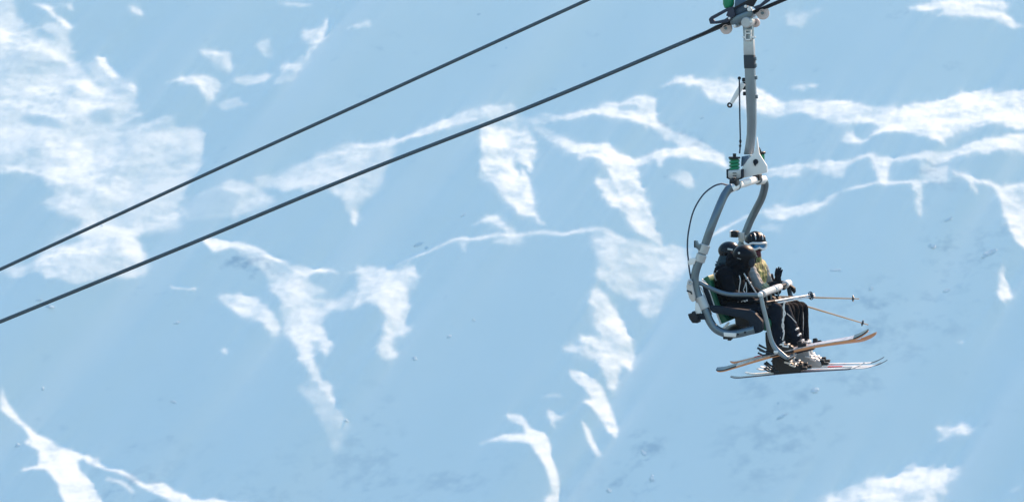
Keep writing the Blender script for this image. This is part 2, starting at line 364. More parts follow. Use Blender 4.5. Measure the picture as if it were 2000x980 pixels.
M['skired']=mat('red_ski_stripe',(.6,.05,.06),.4,0,.1,8)
M['poleorange']=mat('tan_orange_pole',(.66,.42,.23),.45,0,.15,10)
M['polewhite']=mat('silver_white_pole',(.62,.63,.65),.35,.3,.08,10)
M['cloth_white']=mat('white_piping',(.7,.7,.7),.6,0,.1,20)
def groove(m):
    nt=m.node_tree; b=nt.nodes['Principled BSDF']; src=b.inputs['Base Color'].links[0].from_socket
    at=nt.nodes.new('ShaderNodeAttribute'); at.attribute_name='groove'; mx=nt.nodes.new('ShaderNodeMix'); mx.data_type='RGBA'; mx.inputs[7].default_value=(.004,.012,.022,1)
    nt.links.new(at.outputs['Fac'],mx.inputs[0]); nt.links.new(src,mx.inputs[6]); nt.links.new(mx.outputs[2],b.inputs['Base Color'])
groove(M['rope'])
def ski_top_mat(name,c1,c2,c3):
    m=bpy.data.materials.new(name); m.use_nodes=True; nt=m.node_tree; b=nt.nodes['Principled BSDF']
    b.inputs['Roughness'].default_value=.35
    tc=nt.nodes.new('ShaderNodeTexCoord'); nz=nt.nodes.new('ShaderNodeTexNoise'); nz.inputs['Scale'].default_value=5; nz.inputs['Detail'].default_value=3
    mp=nt.nodes.new('ShaderNodeMapping'); mp.inputs['Scale'].default_value=(1,6,6)
    cr=nt.nodes.new('ShaderNodeValToRGB'); cr.color_ramp.interpolation='CONSTANT'
    e=cr.color_ramp.elements; e[0].position=0; e[0].color=(*c1,1); e[1].position=.52; e[1].color=(*c2,1); k=e.new(.6); k.color=(*c3,1)
    nt.links.new(tc.outputs['Object'],mp.inputs['Vector']); nt.links.new(mp.outputs['Vector'],nz.inputs['Vector'])
    nt.links.new(nz.outputs['Fac'],cr.inputs['Fac']); nt.links.new(cr.outputs['Color'],b.inputs['Base Color'])
    return m
M['skitop']=ski_top_mat('grey_ski_graphics',(.55,.54,.56),(.30,.29,.33),(.66,.55,.5))
M['skiwhite']=ski_top_mat('white_ski_graphics',(.75,.74,.75),(.7,.68,.7),(.65,.45,.45))
def lens_mat():
    m=bpy.data.materials.new('blue_goggle_lens'); m.use_nodes=True; nt=m.node_tree; b=nt.nodes['Principled BSDF']
    tc=nt.nodes.new('ShaderNodeTexCoord'); nz=nt.nodes.new('ShaderNodeTexNoise'); nz.inputs['Scale'].default_value=11
    cr=nt.nodes.new('ShaderNodeValToRGB'); e=cr.color_ramp.elements; e[0].position=.35; e[0].color=(.01,.03,.05,1); e[1].position=.65; e[1].color=(.01,.22,.5,1)
    nt.links.new(tc.outputs['Object'],nz.inputs['Vector']); nt.links.new(nz.outputs['Fac'],cr.inputs['Fac']); nt.links.new(cr.outputs['Color'],b.inputs['Base Color'])
    b.inputs['Roughness'].default_value=.12; b.inputs['Coat Weight'].default_value=.6
    return m
M['lens']=lens_mat()
def camo_mat():
    m=bpy.data.materials.new('olive_yellow_jacket'); m.use_nodes=True; nt=m.node_tree; b=nt.nodes['Principled BSDF']; b.inputs['Roughness'].default_value=.75
    tc=nt.nodes.new('ShaderNodeTexCoord'); nz=nt.nodes.new('ShaderNodeTexNoise'); nz.inputs['Scale'].default_value=9; nz.inputs['Detail'].default_value=2
    mp=nt.nodes.new('ShaderNodeMapping'); mp.inputs['Scale'].default_value=(2.2,2.2,.6)
    cr=nt.nodes.new('ShaderNodeValToRGB'); e=cr.color_ramp.elements; e[0].position=.40; e[0].color=(.03,.036,.016,1); e[1].position=.5; e[1].color=(.13,.14,.04,1); k=e.new(.6); k.color=(.32,.34,.13,1)
    nt.links.new(tc.outputs['Object'],mp.inputs['Vector']); nt.links.new(mp.outputs['Vector'],nz.inputs['Vector']); nt.links.new(nz.outputs['Fac'],cr.inputs['Fac']); nt.links.new(cr.outputs['Color'],b.inputs['Base Color'])
    return m
M['camo']=camo_mat()
M['fur']=mat('pale_yellow_fur',(.55,.55,.36),.9,0,.35,60,.6,160)
def spring_mat():
    m=bpy.data.materials.new('rock_dust'); return m

# ------------------------------------------------------------------ snow
def snow_mat():
    m=bpy.data.materials.new('wind_packed_snow'); m.use_nodes=True; nt=m.node_tree; b=nt.nodes['Principled BSDF']
    b.inputs['Roughness'].default_value=.75; b.inputs['Specular IOR Level'].default_value=.15
    at=nt.nodes.new('ShaderNodeAttribute'); at.attribute_name='rock_tone'
    tc=nt.nodes.new('ShaderNodeTexCoord')
    nz=nt.nodes.new('ShaderNodeTexNoise'); nz.inputs['Scale'].default_value=.035; nz.inputs['Detail'].default_value=7
    nt.links.new(tc.outputs['Object'],nz.inputs['Vector'])
    c0=nt.nodes.new('ShaderNodeMix'); c0.data_type='RGBA'; c0.inputs[6].default_value=(.735,.825,.825,1); c0.inputs[7].default_value=(.81,.88,.88,1)
    nt.links.new(nz.outputs['Fac'],c0.inputs[0])
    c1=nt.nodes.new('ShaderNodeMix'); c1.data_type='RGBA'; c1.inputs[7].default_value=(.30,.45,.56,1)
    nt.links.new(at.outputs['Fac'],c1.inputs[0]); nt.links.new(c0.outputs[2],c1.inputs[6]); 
    av=nt.nodes.new('ShaderNodeAttribute'); av.attribute_name='dark_valley'
    c2=nt.nodes.new('ShaderNodeMix'); c2.data_type='RGBA'; c2.inputs[7].default_value=(.05,.085,.10,1)  # dark tint added to the unseen valley floor to cut bounced light
    nt.links.new(av.outputs['Fac'],c2.inputs[0]); nt.links.new(c1.outputs[2],c2.inputs[6]); nt.links.new(c2.outputs[2],b.inputs['Base Color'])
    return m
M['snow']=snow_mat()
ROCK_TONE=[(.16,"1480 800 1560 765 1700 700 1810 540 1840 560 1760 690 1640 790 1560 900 1450 900"),(.12,"690 790 760 830 800 980 640 990 560 940"),
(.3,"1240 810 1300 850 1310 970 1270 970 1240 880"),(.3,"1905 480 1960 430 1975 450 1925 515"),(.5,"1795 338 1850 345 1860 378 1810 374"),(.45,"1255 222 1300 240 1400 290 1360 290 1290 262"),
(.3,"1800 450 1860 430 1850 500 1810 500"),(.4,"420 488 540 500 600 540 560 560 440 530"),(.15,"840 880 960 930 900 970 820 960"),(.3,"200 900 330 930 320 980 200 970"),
(.12,"390 960 520 930 620 985 420 985"),(.25,"1180 880 1230 900 1240 985 1180 985"),(.25,"1700 560 1740 600 1690 680 1660 640"),(.05,"120 860 600 850 900 880 1250 900 1300 985 120 985"),(.12,"1450 700 1700 560 1960 420 1980 560 1800 700 1620 850 1480 950 1380 900"),(.10,"640 760 760 740 820 900 700 960")]  # faint rock bands; the last broad patches paint tonal relief of the shade
def smooth01(x): x=np.clip(x,0,1); return x*x*(3-2*x)
def build_terrain():
    U,V0,V1=340.,-260.,310.
    r=terrain(lam=.0008,lamh=.004,ls=4.,beta=1.,sf=.0005,mu=1e-9,du=.4,dv=.5,U=U,V0=V0,V1=V1,iters=14)
    u,v,h,nz=r['u'],r['v'],r['h'],r['noise']
    w=smooth01((U-np.abs(u))/100.)[None,:]*(smooth01((v-V0)/100.)*smooth01((V1-v)/100.))[:,None]
    h=h*w
    rock_tone=np.zeros_like(h)
    for lev,s in ROCK_TONE:
        q=pts(s); x0,y0=q.min(0); x1,y1=q.max(0)
        a=inpoly(r['PX'],r['PY'],q).astype(float)*lev; rock_tone=np.maximum(rock_tone,a)
    rock_tone=r['blur'](rock_tone,3.2)
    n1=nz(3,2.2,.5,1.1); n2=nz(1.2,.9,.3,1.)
    rock_tone=np.clip(rock_tone*np.clip((n1+.6*n2)*.9+.15,0,2.2),0,.8)
    rock_tone+=np.clip((n1*.7+n2*.6-1.9)*.12,0,.25)*w
    # outskirts of the same sheet
    def grow(a,b,d0,k=1.32):
        o=[];x=a;d=d0
        while x<b: x+=d; d*=k; o.append(x)
        return np.array(o)
    gu=grow(U,2200,2.); uu=np.concatenate([-gu[::-1],u,gu])
    gv1=grow(V1,900,2.); gv0=grow(-V0,2600,2.,1.22)
    vv=np.concatenate([-gv0[::-1],v,gv1])
    # profile along the slope
    def ang(x):
        if x>320: return 38-34*min(1,(x-320)/260.) if x<640 else -30
        if x>-270: return 38
        if x>-400: return 38*(x+400)/130.
        if x>-700: return -11*min(1,(-400-x)/60.)
        if x>-1400: return -11
        if x>-1500: return -11*(x+1500)/100.
        return 0 if x>-1900 else -14
    yy=np.zeros(len(vv)); zz=np.zeros(len(vv)); i0=int(np.argmin(np.abs(vv)))
    yy[i0]=Q[1]+vv[i0]*VB[1]; zz[i0]=Q[2]+vv[i0]*VB[2]
    for rng_,sg in ((range(i0+1,len(vv)),1),(range(i0-1,-1,-1),-1)):
        for i in rng_:
            a,b=vv[i-sg],vv[i]; ns=max(1,int(abs(b-a)/5)); y,z=yy[i-sg],zz[i-sg]
            for k in range(ns):
                t=math.radians(ang(a+(b-a)*(k+.5)/ns)); y+=(b-a)/ns*math.cos(t); z+=(b-a)/ns*math.sin(t)
            yy[i],zz[i]=y,z
    NV,NU=len(vv),len(uu); Hh=np.zeros((NV,NU)); RK=np.zeros((NV,NU))
    a=len(gv0); b=len(gu); Hh[a:a+len(v),b:b+len(u)]=h; RK[a:a+len(v),b:b+len(u)]=rock_tone
    DARK_V=np.repeat((.85*smooth01((-280-vv)/90.))[:,None],NU,1)  # mask of the added dark valley tint, all out of view
    X=np.repeat(uu[None,:],NV,0); Y=np.repeat(yy[:,None],NU,1)+Hh*NB[1]; Zc=np.repeat(zz[:,None],NU,1)+Hh*NB[2]
    # side valleys beyond the frame
    far=smooth01((np.abs(X)-420)/700.); Zc+=far*(18*np.sin(X*.004)+10*np.sin(Y*.006+X*.002))*smooth01((500-vv)/400.)[:,None]
    co=np.stack([X,Y,Zc],-1).reshape(-1,3).astype(np.float32)
    me=bpy.data.meshes.new('snow_slope'); me.vertices.add(len(co)); me.vertices.foreach_set('co',co.ravel())
    idx=np.arange(NV*NU,dtype=np.int32).reshape(NV,NU)
    q=np.stack([idx[:-1,:-1],idx[:-1,1:],idx[1:,1:],idx[1:,:-1]],-1).reshape(-1,4)
    nf=len(q); me.loops.add(nf*4); me.polygons.add(nf)
    me.loops.foreach_set('vertex_index',q.ravel()); me.polygons.foreach_set('loop_start',np.arange(0,nf*4,4,dtype=np.int32))
    me.polygons.foreach_set('use_smooth',np.ones(nf,bool))
    at=me.attributes.new('rock_tone','FLOAT','POINT'); at.data.foreach_set('value',RK.ravel().astype(np.float32))
    at=me.attributes.new('dark_valley','FLOAT','POINT'); at.data.foreach_set('value',DARK_V.ravel().astype(np.float32))
    me.update(); me.validate()
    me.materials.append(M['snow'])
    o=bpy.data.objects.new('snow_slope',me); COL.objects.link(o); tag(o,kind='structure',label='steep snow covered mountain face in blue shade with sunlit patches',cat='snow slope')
    def at_pixel(px,py):
        d=ray(px,py); n=Vector(NB); t=Vector(Q).dot(n)/d.dot(n); p=d*t
        hu=p.x; hv=(p-Vector(Q)).dot(Vector(VB)); i=int(round((hv-V0)/.5)); j=int(round((hu+U)/.4))
        i=min(max(i,0),len(v)-1); j=min(max(j,0),len(u)-1)
        return p+n*float(h[i,j]), float(h[i,j])
    return at_pixel
at_pixel=build_terrain()

# ------------------------------------------------------------------ small rocks on the slope
M['rock']=mat('snow_dusted_rock',(.48,.62,.70),.85,0,.3,.8)
def rock(px,py,w,hh,ang,seed):
    c,_=at_pixel(px,py)
    bm=NB_(); bmesh.ops.create_icosphere(bm,subdivisions=4,radius=1)
    a=math.radians(ang); ax=Vector((math.cos(a),0,0))+Vector(VB)*math.sin(a)*1.3; ax.normalize(); n=Vector(NB); bx=n.cross(ax)
    s=.196
    for v_ in bm.verts:
        q=v_.co*1.7+Vector((seed*3.1,seed*1.7,0)); k=1+.55*mnoise.noise(q)+.25*mnoise.noise(q*2.6)
        p=v_.co*k; v_.co=c+ax*p.x*w*s*.5+bx*p.y*hh*s*.75+n*(p.z*min(w,hh)*s*.14-.05*s*hh)
    return obj('rock',bm,M['rock'],loc=c,angle=180)
ROCKS=[(345,623,13,5,10,'bluish rock in the wide shaded snow below the lower cable, left of the forked gully'),
(198,450,8,6,20,'small dark rock on the bright snow just under the upper cable at left'),
(96,623,26,4,-10,'flat streak of bare rock just below the lower cable at far left'),
(75,614,20,3,5,'thin rock ledge just below the lower cable at far left, above the flat streak'),
(82,750,6,6,0,'small rock on the shaded snow above the bright ridge at lower left'),
(343,780,22,4,-20,'curved faint rock edge in the middle of the shaded lower left slope'),
(820,470,22,5,25,'rock streak on shaded snow above the thin bright crest line at centre'),
(832,476,9,6,25,'small rock beside the streak above the thin bright crest line at centre'),
(908,421,14,5,30,'rock just above and left of the small bright hump under the left white gully'),
(925,625,6,6,30,'small rock on the shaded snow below the bright crest line at centre'),
(877,655,12,5,25,'rock on the shaded snow left of the feathered white streak at centre'),
(809,697,9,7,10,'rock just right of the hooked sunlit streak on the shaded slope'),
(34,856,12,7,15,'dark rock at the edge of the bright ridge in the lower left corner'),
(673,814,6,8,60,'rock at the lower tip of the sunlit forked gully'),
(1372,226,10,3,35,'small faint rock left of the hanger above the second sunlit band'),
(935,36,8,4,40,'tiny faint rock high between the two cables'),
(989,100,4,4,0,'tiny dark rock between the two cables below the topmost one'),
(1191,936,10,8,60,'rock near the bottom edge, right of the lowest sunlit streak'),
(1258,868,16,6,-60,'dark rock among the faint bands at lower centre right'),
(1274,915,22,6,80,'largest steep dark rock among the faint bands at lower centre right'),
(1528,804,26,6,30,'teal tinted rock below the ski tails on the shaded snow'),
(1520,782,5,5,0,'small rock just above the teal tinted one below the skis'),
(1635,540,26,5,0,'long faint rock on the shaded snow above the upper pole tip'),
(1850,560,22,6,30,'slanting rock on the shaded snow, right of the pole tips'),
(1935,490,40,8,35,'large slanting rock band on the shaded snow at right'),
(1817,488,12,14,70,'upright faint rock patch on the shaded snow left of the large slanting band'),
(1850,440,20,5,35,'slanting rock below the thin white rib on the right'),
(1590,755,18,10,30,'faint rock in the shaded snow just below the ski tips'),
(1700,570,14,5,60,'small steep rock on shaded snow just right of the upper pole tip')]
for i,(x,y,w,hh,a,lb) in enumerate(ROCKS):
    tag(rock(x,y,w,hh,a,i+1),lb,'rock','rocks on the shaded snow slope')

# ------------------------------------------------------------------ cables
def rope(name,label,pix,l,R,ext=70.):
    p=[P(x,y,l) for x,y in pix]
    a=(p[0]-p[1]).normalized(); b=(p[-1]-p[-2]).normalized()
    p=[p[0]+a*ext,p[0]+a*2.]+p+[p[-1]+b*2.,p[-1]+b*ext]
    path=[p[0]]+crom(p[1:-1],40)+[p[-1]]
    d=[0]
    for i in range(1,len(path)): d.append(d[-1]+(path[i]-path[i-1]).length)
    # resample
    A=np.array([list(q) for q in path]); D=np.array(d); step=.022
    s=np.concatenate([[0],np.linspace(D[1],D[-2],int((D[-2]-D[1])/step)),[D[-1]]])
    Cc=np.stack([np.interp(s,D,A[:,k]) for k in range(3)],-1)
    tg=np.gradient(Cc,axis=0); tg/=np.linalg.norm(tg,axis=1)[:,None]
    up=np.array([0,0,1.]); uu=up-tg*(tg@up)[:,None]; uu/=np.linalg.norm(uu,axis=1)[:,None]; ww=np.cross(tg,uu)
    n=30; ph=np.arange(n)*2*np.pi/n; tw=2*np.pi*s/.27
    rr=R*(.76+.24*np.abs(np.sin(3*(ph[None,:]+tw[:,None])))**.6)
    ang=ph[None,:]
    V=Cc[:,None,:]+rr[...,None]*(np.cos(ang)[...,None]*uu[:,None,:]+np.sin(ang)[...,None]*ww[:,None,:])
    m=len(s); me=bpy.data.meshes.new(name); base=Vector(p[2]); V=V-np.array(list(base))
    co=V.reshape(-1,3).astype(np.float32); me.vertices.add(len(co)); me.vertices.foreach_set('co',co.ravel())
    idx=np.arange(m*n,dtype=np.int32).reshape(m,n); nx=np.roll(idx,-1,1)
    q=np.stack([idx[:-1],nx[:-1],nx[1:],idx[1:]],-1).reshape(-1,4); nf=len(q)
    me.loops.add(nf*4); me.polygons.add(nf); me.loops.foreach_set('vertex_index',q.ravel()); me.polygons.foreach_set('loop_start',np.arange(0,nf*4,4,dtype=np.int32))
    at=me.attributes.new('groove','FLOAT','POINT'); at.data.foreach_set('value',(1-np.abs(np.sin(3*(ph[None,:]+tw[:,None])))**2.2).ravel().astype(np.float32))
    me.polygons.foreach_set('use_smooth',np.ones(nf,bool)); me.update(); me.validate(); me.materials.append(M['rope'])
    o=bpy.data.objects.new(name,me); COL.objects.link(o); o.location=base
    return tag(o,label,'cable','chairlift cables crossing the picture')
rope('cable','dark twisted steel cable the chair is clamped to, the lower of the two',[(0,628),(350,485),(696,341.5),(1042,206),(1350,76.5),(1460,30),(1535,-2)],.75,.0245)
rope('cable','dark twisted steel cable with nothing hanging on it, the upper of the two',[(0,526),(380,350.5),(760,177.5),(1150,-1)],2.6,.0225)

# ------------------------------------------------------------------ the chair
ch=thing('chairlift_chair','grey tubular chairlift chair with green padding, hanging from the lower cable with three riders','chairlift chair',P(1440,652,.75))
C=.75
# hanger
hp_l=[(1450,44),(1452,80),(1453,110),(1454.5,150),(1456,180),(1457.5,215),(1458.5,240),(1458,262),(1455.5,282),(1452,302)]
hp_r=[(1469.5,44),(1470.5,80),(1472,110),(1473.5,150),(1475,180),(1475.3,215),(1475.3,240),(1474.5,262),(1472.5,282),(1469,302)]
def strip(a,b,l): return [P(x,y,l) for x,y in a]+[P(x,y,l) for x,y in b[::-1]]
bm=NB_(); prism(bm,strip(hp_l,hp_r,C-.05),L*.09,.010); hang=obj('hanger_arm',bm,M['hanger'],ch)
bm=NB_(); prism(bm,strip([(1452,108),(1453.2,134)],[(1472.3,108),(1473.3,134)],C-.056),L*.102,.004); obj('band',bm,M['band'],hang)
bm=NB_(); prism(bm,strip([(1451.6,78),(1452.2,107)],[(1471,78),(1472,107)],C-.054),L*.098,.004); obj('light_panel',bm,M['lightsteel'],hang)
bm=NB_()
for a,b,c,d in ((1454.5,59,1457,79.5),(1464.5,59,1467.5,79.5),(1454.5,58.5,1467.5,60.5),(1454.5,64.5,1467.5,67),(1454.5,76.5,1467.5,79.5),(1449.5,71.5,1455,74.5),(1467,71.5,1475.5,74.5)):
    prism(bm,[P(a,b,C-.085),P(c,b,C-.085),P(c,d,C-.085),P(a,d,C-.085)],L*.03,.003)
obj('clamp_bracket',bm,M['white'],hang)
for x,y in ((1452.8,156),(1453.3,164),(1453.8,172),(1454.5,183),(1474.5,115),(1475,128),(1476.3,152),(1477.3,189)):
    bm=NB_(); box(bm,P(x,y,C),(T,L,Z),(.035,.05,.045),.006); obj('bolt',bm,M['steel' if x>1470 else 'black'],hang)
# control rod with lever
bm=NB_(); tube(bm,[P(1444,153,.45),P(1445,230,.45),P(1446,276,.45),P(1444.5,300,.45)],.009,8,4); rod=obj('control_rod',bm,M['navyplate'],ch)
bm=NB_(); ellips(bm,P(1444,153,.45),(T*.02,L*.02,Z*.02)); obj('rod_joint',bm,M['black'],rod); bm=NB_(); ellips(bm,P(1446,276,.45),(T*.015,L*.015,Z*.025)); cyl(bm,P(1445.6,283,.45),P(1445.4,287,.45),.014); obj('rod_joint',bm,M['black'],rod)
bm=NB_(); tube(bm,[P(1452,163,.5),P(1440,182,.5),P(1428,202,.5)],[.03,.03,.022],10,sy=.4); lev=obj('lever',bm,M['white'],ch)
bm=NB_(); ring(bm,P(1425.3,205.5,.5),L,.022,.011); obj('lever_ring',bm,M['black'],lev)
# grip
g=NB_(); prism(g,pp("1425 41 1428 34 1464 19 1468 21 1469 32 1441 47 1431 50 1426 47",C-.14),L*.28,.012); grip=obj('grip',g,M['steel'],ch)
bm=NB_(); prism(bm,pp("1434 14 1436 -4 1455 -10 1459 10 1464 19 1430 33",C-.10),L*.2,.008); obj('grip_block',bm,M['blueplate'],grip)
# slotted guide plate: a frame of four bars
bm=NB_()
for a in ("1384 38 1388 33 1416 18 1432 13 1430 19 1417 24 1392 38","1384 38 1392 38 1396 41 1387 47.5","1394 42 1402 41 1415 38 1424 32 1431 34 1420 44 1400 47 1387 47.5","1421 22 1432 14 1436 30 1428 36 1418 31"):
    prism(bm,pp(a,C-.17),L*.05,.004)
obj('guide_plate',bm,M['navyplate'],grip)
bm=NB_(); prism(bm,pp("1424 20 1459 1 1472 -8 1478 0 1470 14 1452 9 1434 18 1430 22",C-.165),L*.05,.004); obj('guide_plate',bm,M['black'],grip)
bm=NB_(); prism(bm,pp("1470 14 1484 9 1496 -2 1504 -6 1503 2 1489 12 1476 19",C-.165),L*.05,.004); obj('guide_plate',bm,M['navyplate'],grip)
bm=NB_(); prism(bm,pp("1344 77 1370 65 1398 50 1420 42 1428 40 1429 48 1398 58 1372 69 1346 79",C-.05),L*.1,.004); prism(bm,pp("1470 21 1500 9 1535 -6 1535 1 1500 16 1470 28",C-.05),L*.1,.004); obj('clamp_jaw',bm,M['black'],grip)
bm=NB_(); tube(bm,[P(1423,-22,C-.06),P(1423,-12,C-.06),P(1423,8,C-.06),P(1424,14,C-.06),P(1425,16.5,C-.06)],[.05,.066,.066,.055,.03],20); obj('spring_housing',bm,M['green'],grip)
for x,y,l,r,w in ((1490,26,C-.02,13,.05),(1418.5,55.5,C-.02,12,.05),(1475.5,45,C+.12,9,.05),(1456,-14,C,12,.05)):
    bm=NB_(); c=P(x,y,l); cyl(bm,c-L*w/2,c+L*w/2,r*PXM,28,.012); ring(bm,c-L*w/2,L,r*PXM*.55,.008,28,6); wh=obj('guide_wheel',bm,M['wheel'],grip)
    bm=NB_(); cyl(bm,c-L*(w/2+.012),c+L*(w/2+.012),r*PXM*.25,14); obj('axle',bm,M['steel'],wh)
bm=NB_(); c=P(1461,44,C-.05); cyl(bm,c-L*.12,c+L*.14,.062,24,.01); obj('pivot_cylinder',bm,M['lightsteel'],grip)
for x,y,r in ((1425,36,.014),(1435,51,.018),(1457,13,.018),(1464,18.5,.024),(1473,36,.014),(1467,43,.012)):
    bm=NB_(); c=P(x,y,C-.15); cyl(bm,c-L*.03,c+L*.05,r,10,.003); obj('bolt',bm,M['white'],grip)
bm=NB_(); prism(bm,pp("1432 47 1442 43 1445 49 1434 55",C-.12),L*.2,.004); obj('guide_plate',bm,M['steel'],grip)
# suspension head
bm=NB_(); prism(bm,pp("1478 267 1480.5 285 1482.5 300 1497.5 324 1497.5 337 1449 348.5 1448.5 329 1461 311 1471 301.5 1475.5 290",.52),L*.05,.008); hd=obj('suspension_head',bm,M['white'],ch)
bm=NB_(); prism(bm,pp("1471 301.5 1482.5 300 1497.5 324 1497.5 337 1449 348.5 1448.5 329 1461 311",.93),L*.05,.008); obj('rear_plate',bm,M['white'],hd)
bm=NB_(); prism(bm,pp("1448 306 1461 304 1463 309 1452 323 1447 326",.62),L*.25,.006); obj('inner_block',bm,M['blueplate'],hd)
bm=NB_(); c=P(1476,316,.515); cyl(bm,c-L*.02,c+L*.02,.03,18,.006); prism(bm,pp("1473 317 1478 319 1475 325 1472 321",.505),L*.03,.003); obj('pivot_hole',bm,M['darkgrey'],hd)
bm=NB_(); c0=P(1434.5,334,.5); c1=P(1434.5,310,.5); ax=(c1-c0)
hel=[c0+ax*t/40*1.0+(T*math.cos(t*2*math.pi/11)+L*math.sin(t*2*math.pi/11))*.047 for t in range(41)]
tube(bm,hel,.017,8); spr=obj('spring',bm,M['green'],hd)
bm=NB_(); cyl(bm,c0,c1,.042,18); obj('spring_core',bm,M['greenpad'],spr)
bm=NB_(); cyl(bm,c1,c1+Z*.022,.07,20,.006); cyl(bm,c1+Z*.02,c1+Z*.06,.02,8); obj('spring_cap',bm,M['black'],spr)
bm=NB_(); prism(bm,pp("1421 333 1447.5 331 1447.5 347 1443 349 1425 349.5 1420.5 346",.42),L*.16,.012); cup=obj('spring_cup',bm,M['lightsteel'],hd)
bm=NB_(); 
for a in ("1418.5 331 1421.5 331 1421.5 347 1426 350 1426 351.5 1419 348","1447.5 331 1449.5 331 1449.5 347 1444 350.5 1443 349.2 1447.5 346","1425 349.6 1444 349.2 1444 351 1425 351.5"): prism(bm,pp(a,.415),L*.17,.002)
for y in (337.5,342.5): prism(bm,[P(1431,y,.41),P(1438,y,.41),P(1438,y+1.5,.41),P(1431,y+1.5,.41)],L*.02)
obj('cup_rim',bm,M['darkgrey'],cup)
bm=NB_(); c0=P(1485,316,1.0); c1=P(1485,301,1.0); cyl(bm,c0,c1,.05,18,.008); s2=obj('spring',bm,M['green'],hd)
bm=NB_(); cyl(bm,c1,c1+Z*.03,.062,18,.006); cyl(bm,c1+Z*.03,c1+Z*.075-T*.02,.014,8); obj('spring_cap',bm,M['black'],s2)
for x,y,l in ((1434,357,.25),(1479,346,1.25)):
    bm=NB_(); box(bm,P(x,y,l),(T,L,Z),(.085,.16,.075),.01); box(bm,P(x,y-6,l),(T,L,Z),(.05,.1,.05),.008); obj('mount_block',bm,M['black'],hd)
# frame arms and crossbar
def arm(pix,l0,l1,yl):
    out=[]
    for x,y in pix:
        t=min(1,max(0,(y-pix[0][1])/yl)); out.append(P(x,y,l0+(l1-l0)*t))
    return out
near=[(1430,366),(1424,369),(1419,375),(1413,385),(1403,408),(1390,441),(1378,475),(1369,502),(1361,522),(1357,540),(1358,557.5),(1362.5,574),(1370.6,590),(1379,609),(1387,628),(1397,641),(1411,648.8),(1426,652.3),(1444,650.5),(1464,645.5),(1474,643)]
nearp=arm(near,.0,-.2,60)
farr=[(1484,352.5),(1490,353),(1493.5,357),(1493.5,366),(1488,386),(1477,408),(1466,430),(1456,455),(1447,482),(1438,505),(1434,522),(1434,540),(1440,558),(1450,580),(1460,605),(1468,618),(1484,628),(1500,632),(1520,629),(1540,625)]
farp=arm(farr,1.5,1.7,60)
bm=NB_(); tube(bm,nearp,.048,16,5); na=obj('frame_arm',bm,M['steel'],ch)
bm=NB_(); tube(bm,farp,.046,16,5); fa=obj('frame_arm',bm,M['steel'],ch)
bm=NB_(); cyl(bm,P(1421,371,-.02),P(1437,363.2,.35),.050,18,.006); cyl(bm,P(1438.5,362.7,.38),P(1479,350.3,1.3),.044,18,.006); cyl(bm,P(1480,353,1.34),P(1492,351.5,1.52),.052,18,.006)
cb=obj('crossbar',bm,M['white'],ch)
bm=NB_(); cyl(bm,P(1437,363.4,.345),P(1438.8,362.6,.385),.056,18,.004); obj('collar',bm,M['steel'],cb); bm=NB_(); cyl(bm,P(1479,350.6,1.295),P(1480.6,350.2,1.345),.056,18,.004); obj('collar',bm,M['steel'],cb)
bm=NB_(); cyl(bm,P(1463,358.5,.92),P(1465,352.5,.95),.02,8,.004); obj('hook',bm,M['white'],cb)
def sleeve(par,a,b,r,m='lightsteel'):
    bm=NB_(); cyl(bm,a,b,r,18,.006); return obj('sleeve',bm,M[m],par)
sleeve(na,P(1378,477,-.2),P(1372,494,-.2),.059); sleeve(na,P(1371,496,-.2),P(1366,511,-.2),.060); sleeve(na,P(1366,579,-.2),P(1376.5,603,-.2),.062)
sleeve(fa,P(1455,458,1.7),P(1450,472,1.7),.059)
bm=NB_(); prism(bm,pp("1357 471 1361 470 1363 476 1373 478 1370 494 1364 488 1359 484 1356 483",-.25),L*.06,.004); b1=obj('bracket',bm,M['steel'],na)
bm=NB_(); prism(bm,pp("1355.3 470 1357 470 1357 484 1355.3 483",-.26),L*.09,.002); obj('bracket_pad',bm,M['black'],b1)
bm=NB_(); prism(bm,pp("1440 453 1453 454 1451 469 1441 464",1.6),L*.06,.004); b2=obj('bracket',bm,M['lightsteel'],fa)
bm=NB_(); prism(bm,pp("1427.5 451.5 1433 450.5 1440 452 1440 464 1434 464 1427.5 463.5",1.55),L*.14,.006); pd=obj('bracket_pad',bm,M['black'],b2)
bm=NB_(); prism(bm,pp("1424.3 451 1427.4 451.3 1427.4 463.7 1425 463.7",1.55),L*.14,.003); obj('pad_end',bm,M['white'],pd)
bm=NB_(); box(bm,P(1422,659.5,-.2),(T,L,Z),(.11,.05,.03),.008); box(bm,P(1425,662,-.2),(T,L,Z),(.04,.05,.03),.006); obj('stop_block',bm,M['black'],na)
bm=NB_(); prism(bm,pp("1413 648.5 1438 650.5 1437 658 1414 656.5",-.268),L*.02,.003); obj('sticker',bm,M['white'],na)
for x,y in ((1441,652.5),(1455,648.8)):
    bm=NB_(); c=P(x,y,-.26); cyl(bm,c,c+L*.02,.012,8); obj('bolt',bm,M['black'],na)
# hose
bm=NB_(); tube(bm,[P(1428,362,.15),P(1418,361,.05),P(1408,359.2,-.05),P(1392,365,-.12),P(1372,382,-.18),P(1354,413.5,-.2),P(1344.5,454,-.22),P(1342.6,485,-.22),P(1344.5,508,-.22),P(1346,524,-.22),P(1349.5,545,-.22)],.0095,8,8); hs=obj('hose',bm,M['navyplate'],ch)
bm=NB_(); prism(bm,pp("1343.5 511 1347 504.5 1356 503 1360 506 1356 516 1345 518",-.25),L*.06,.006); obj('hose_fitting',bm,M['white'],hs)
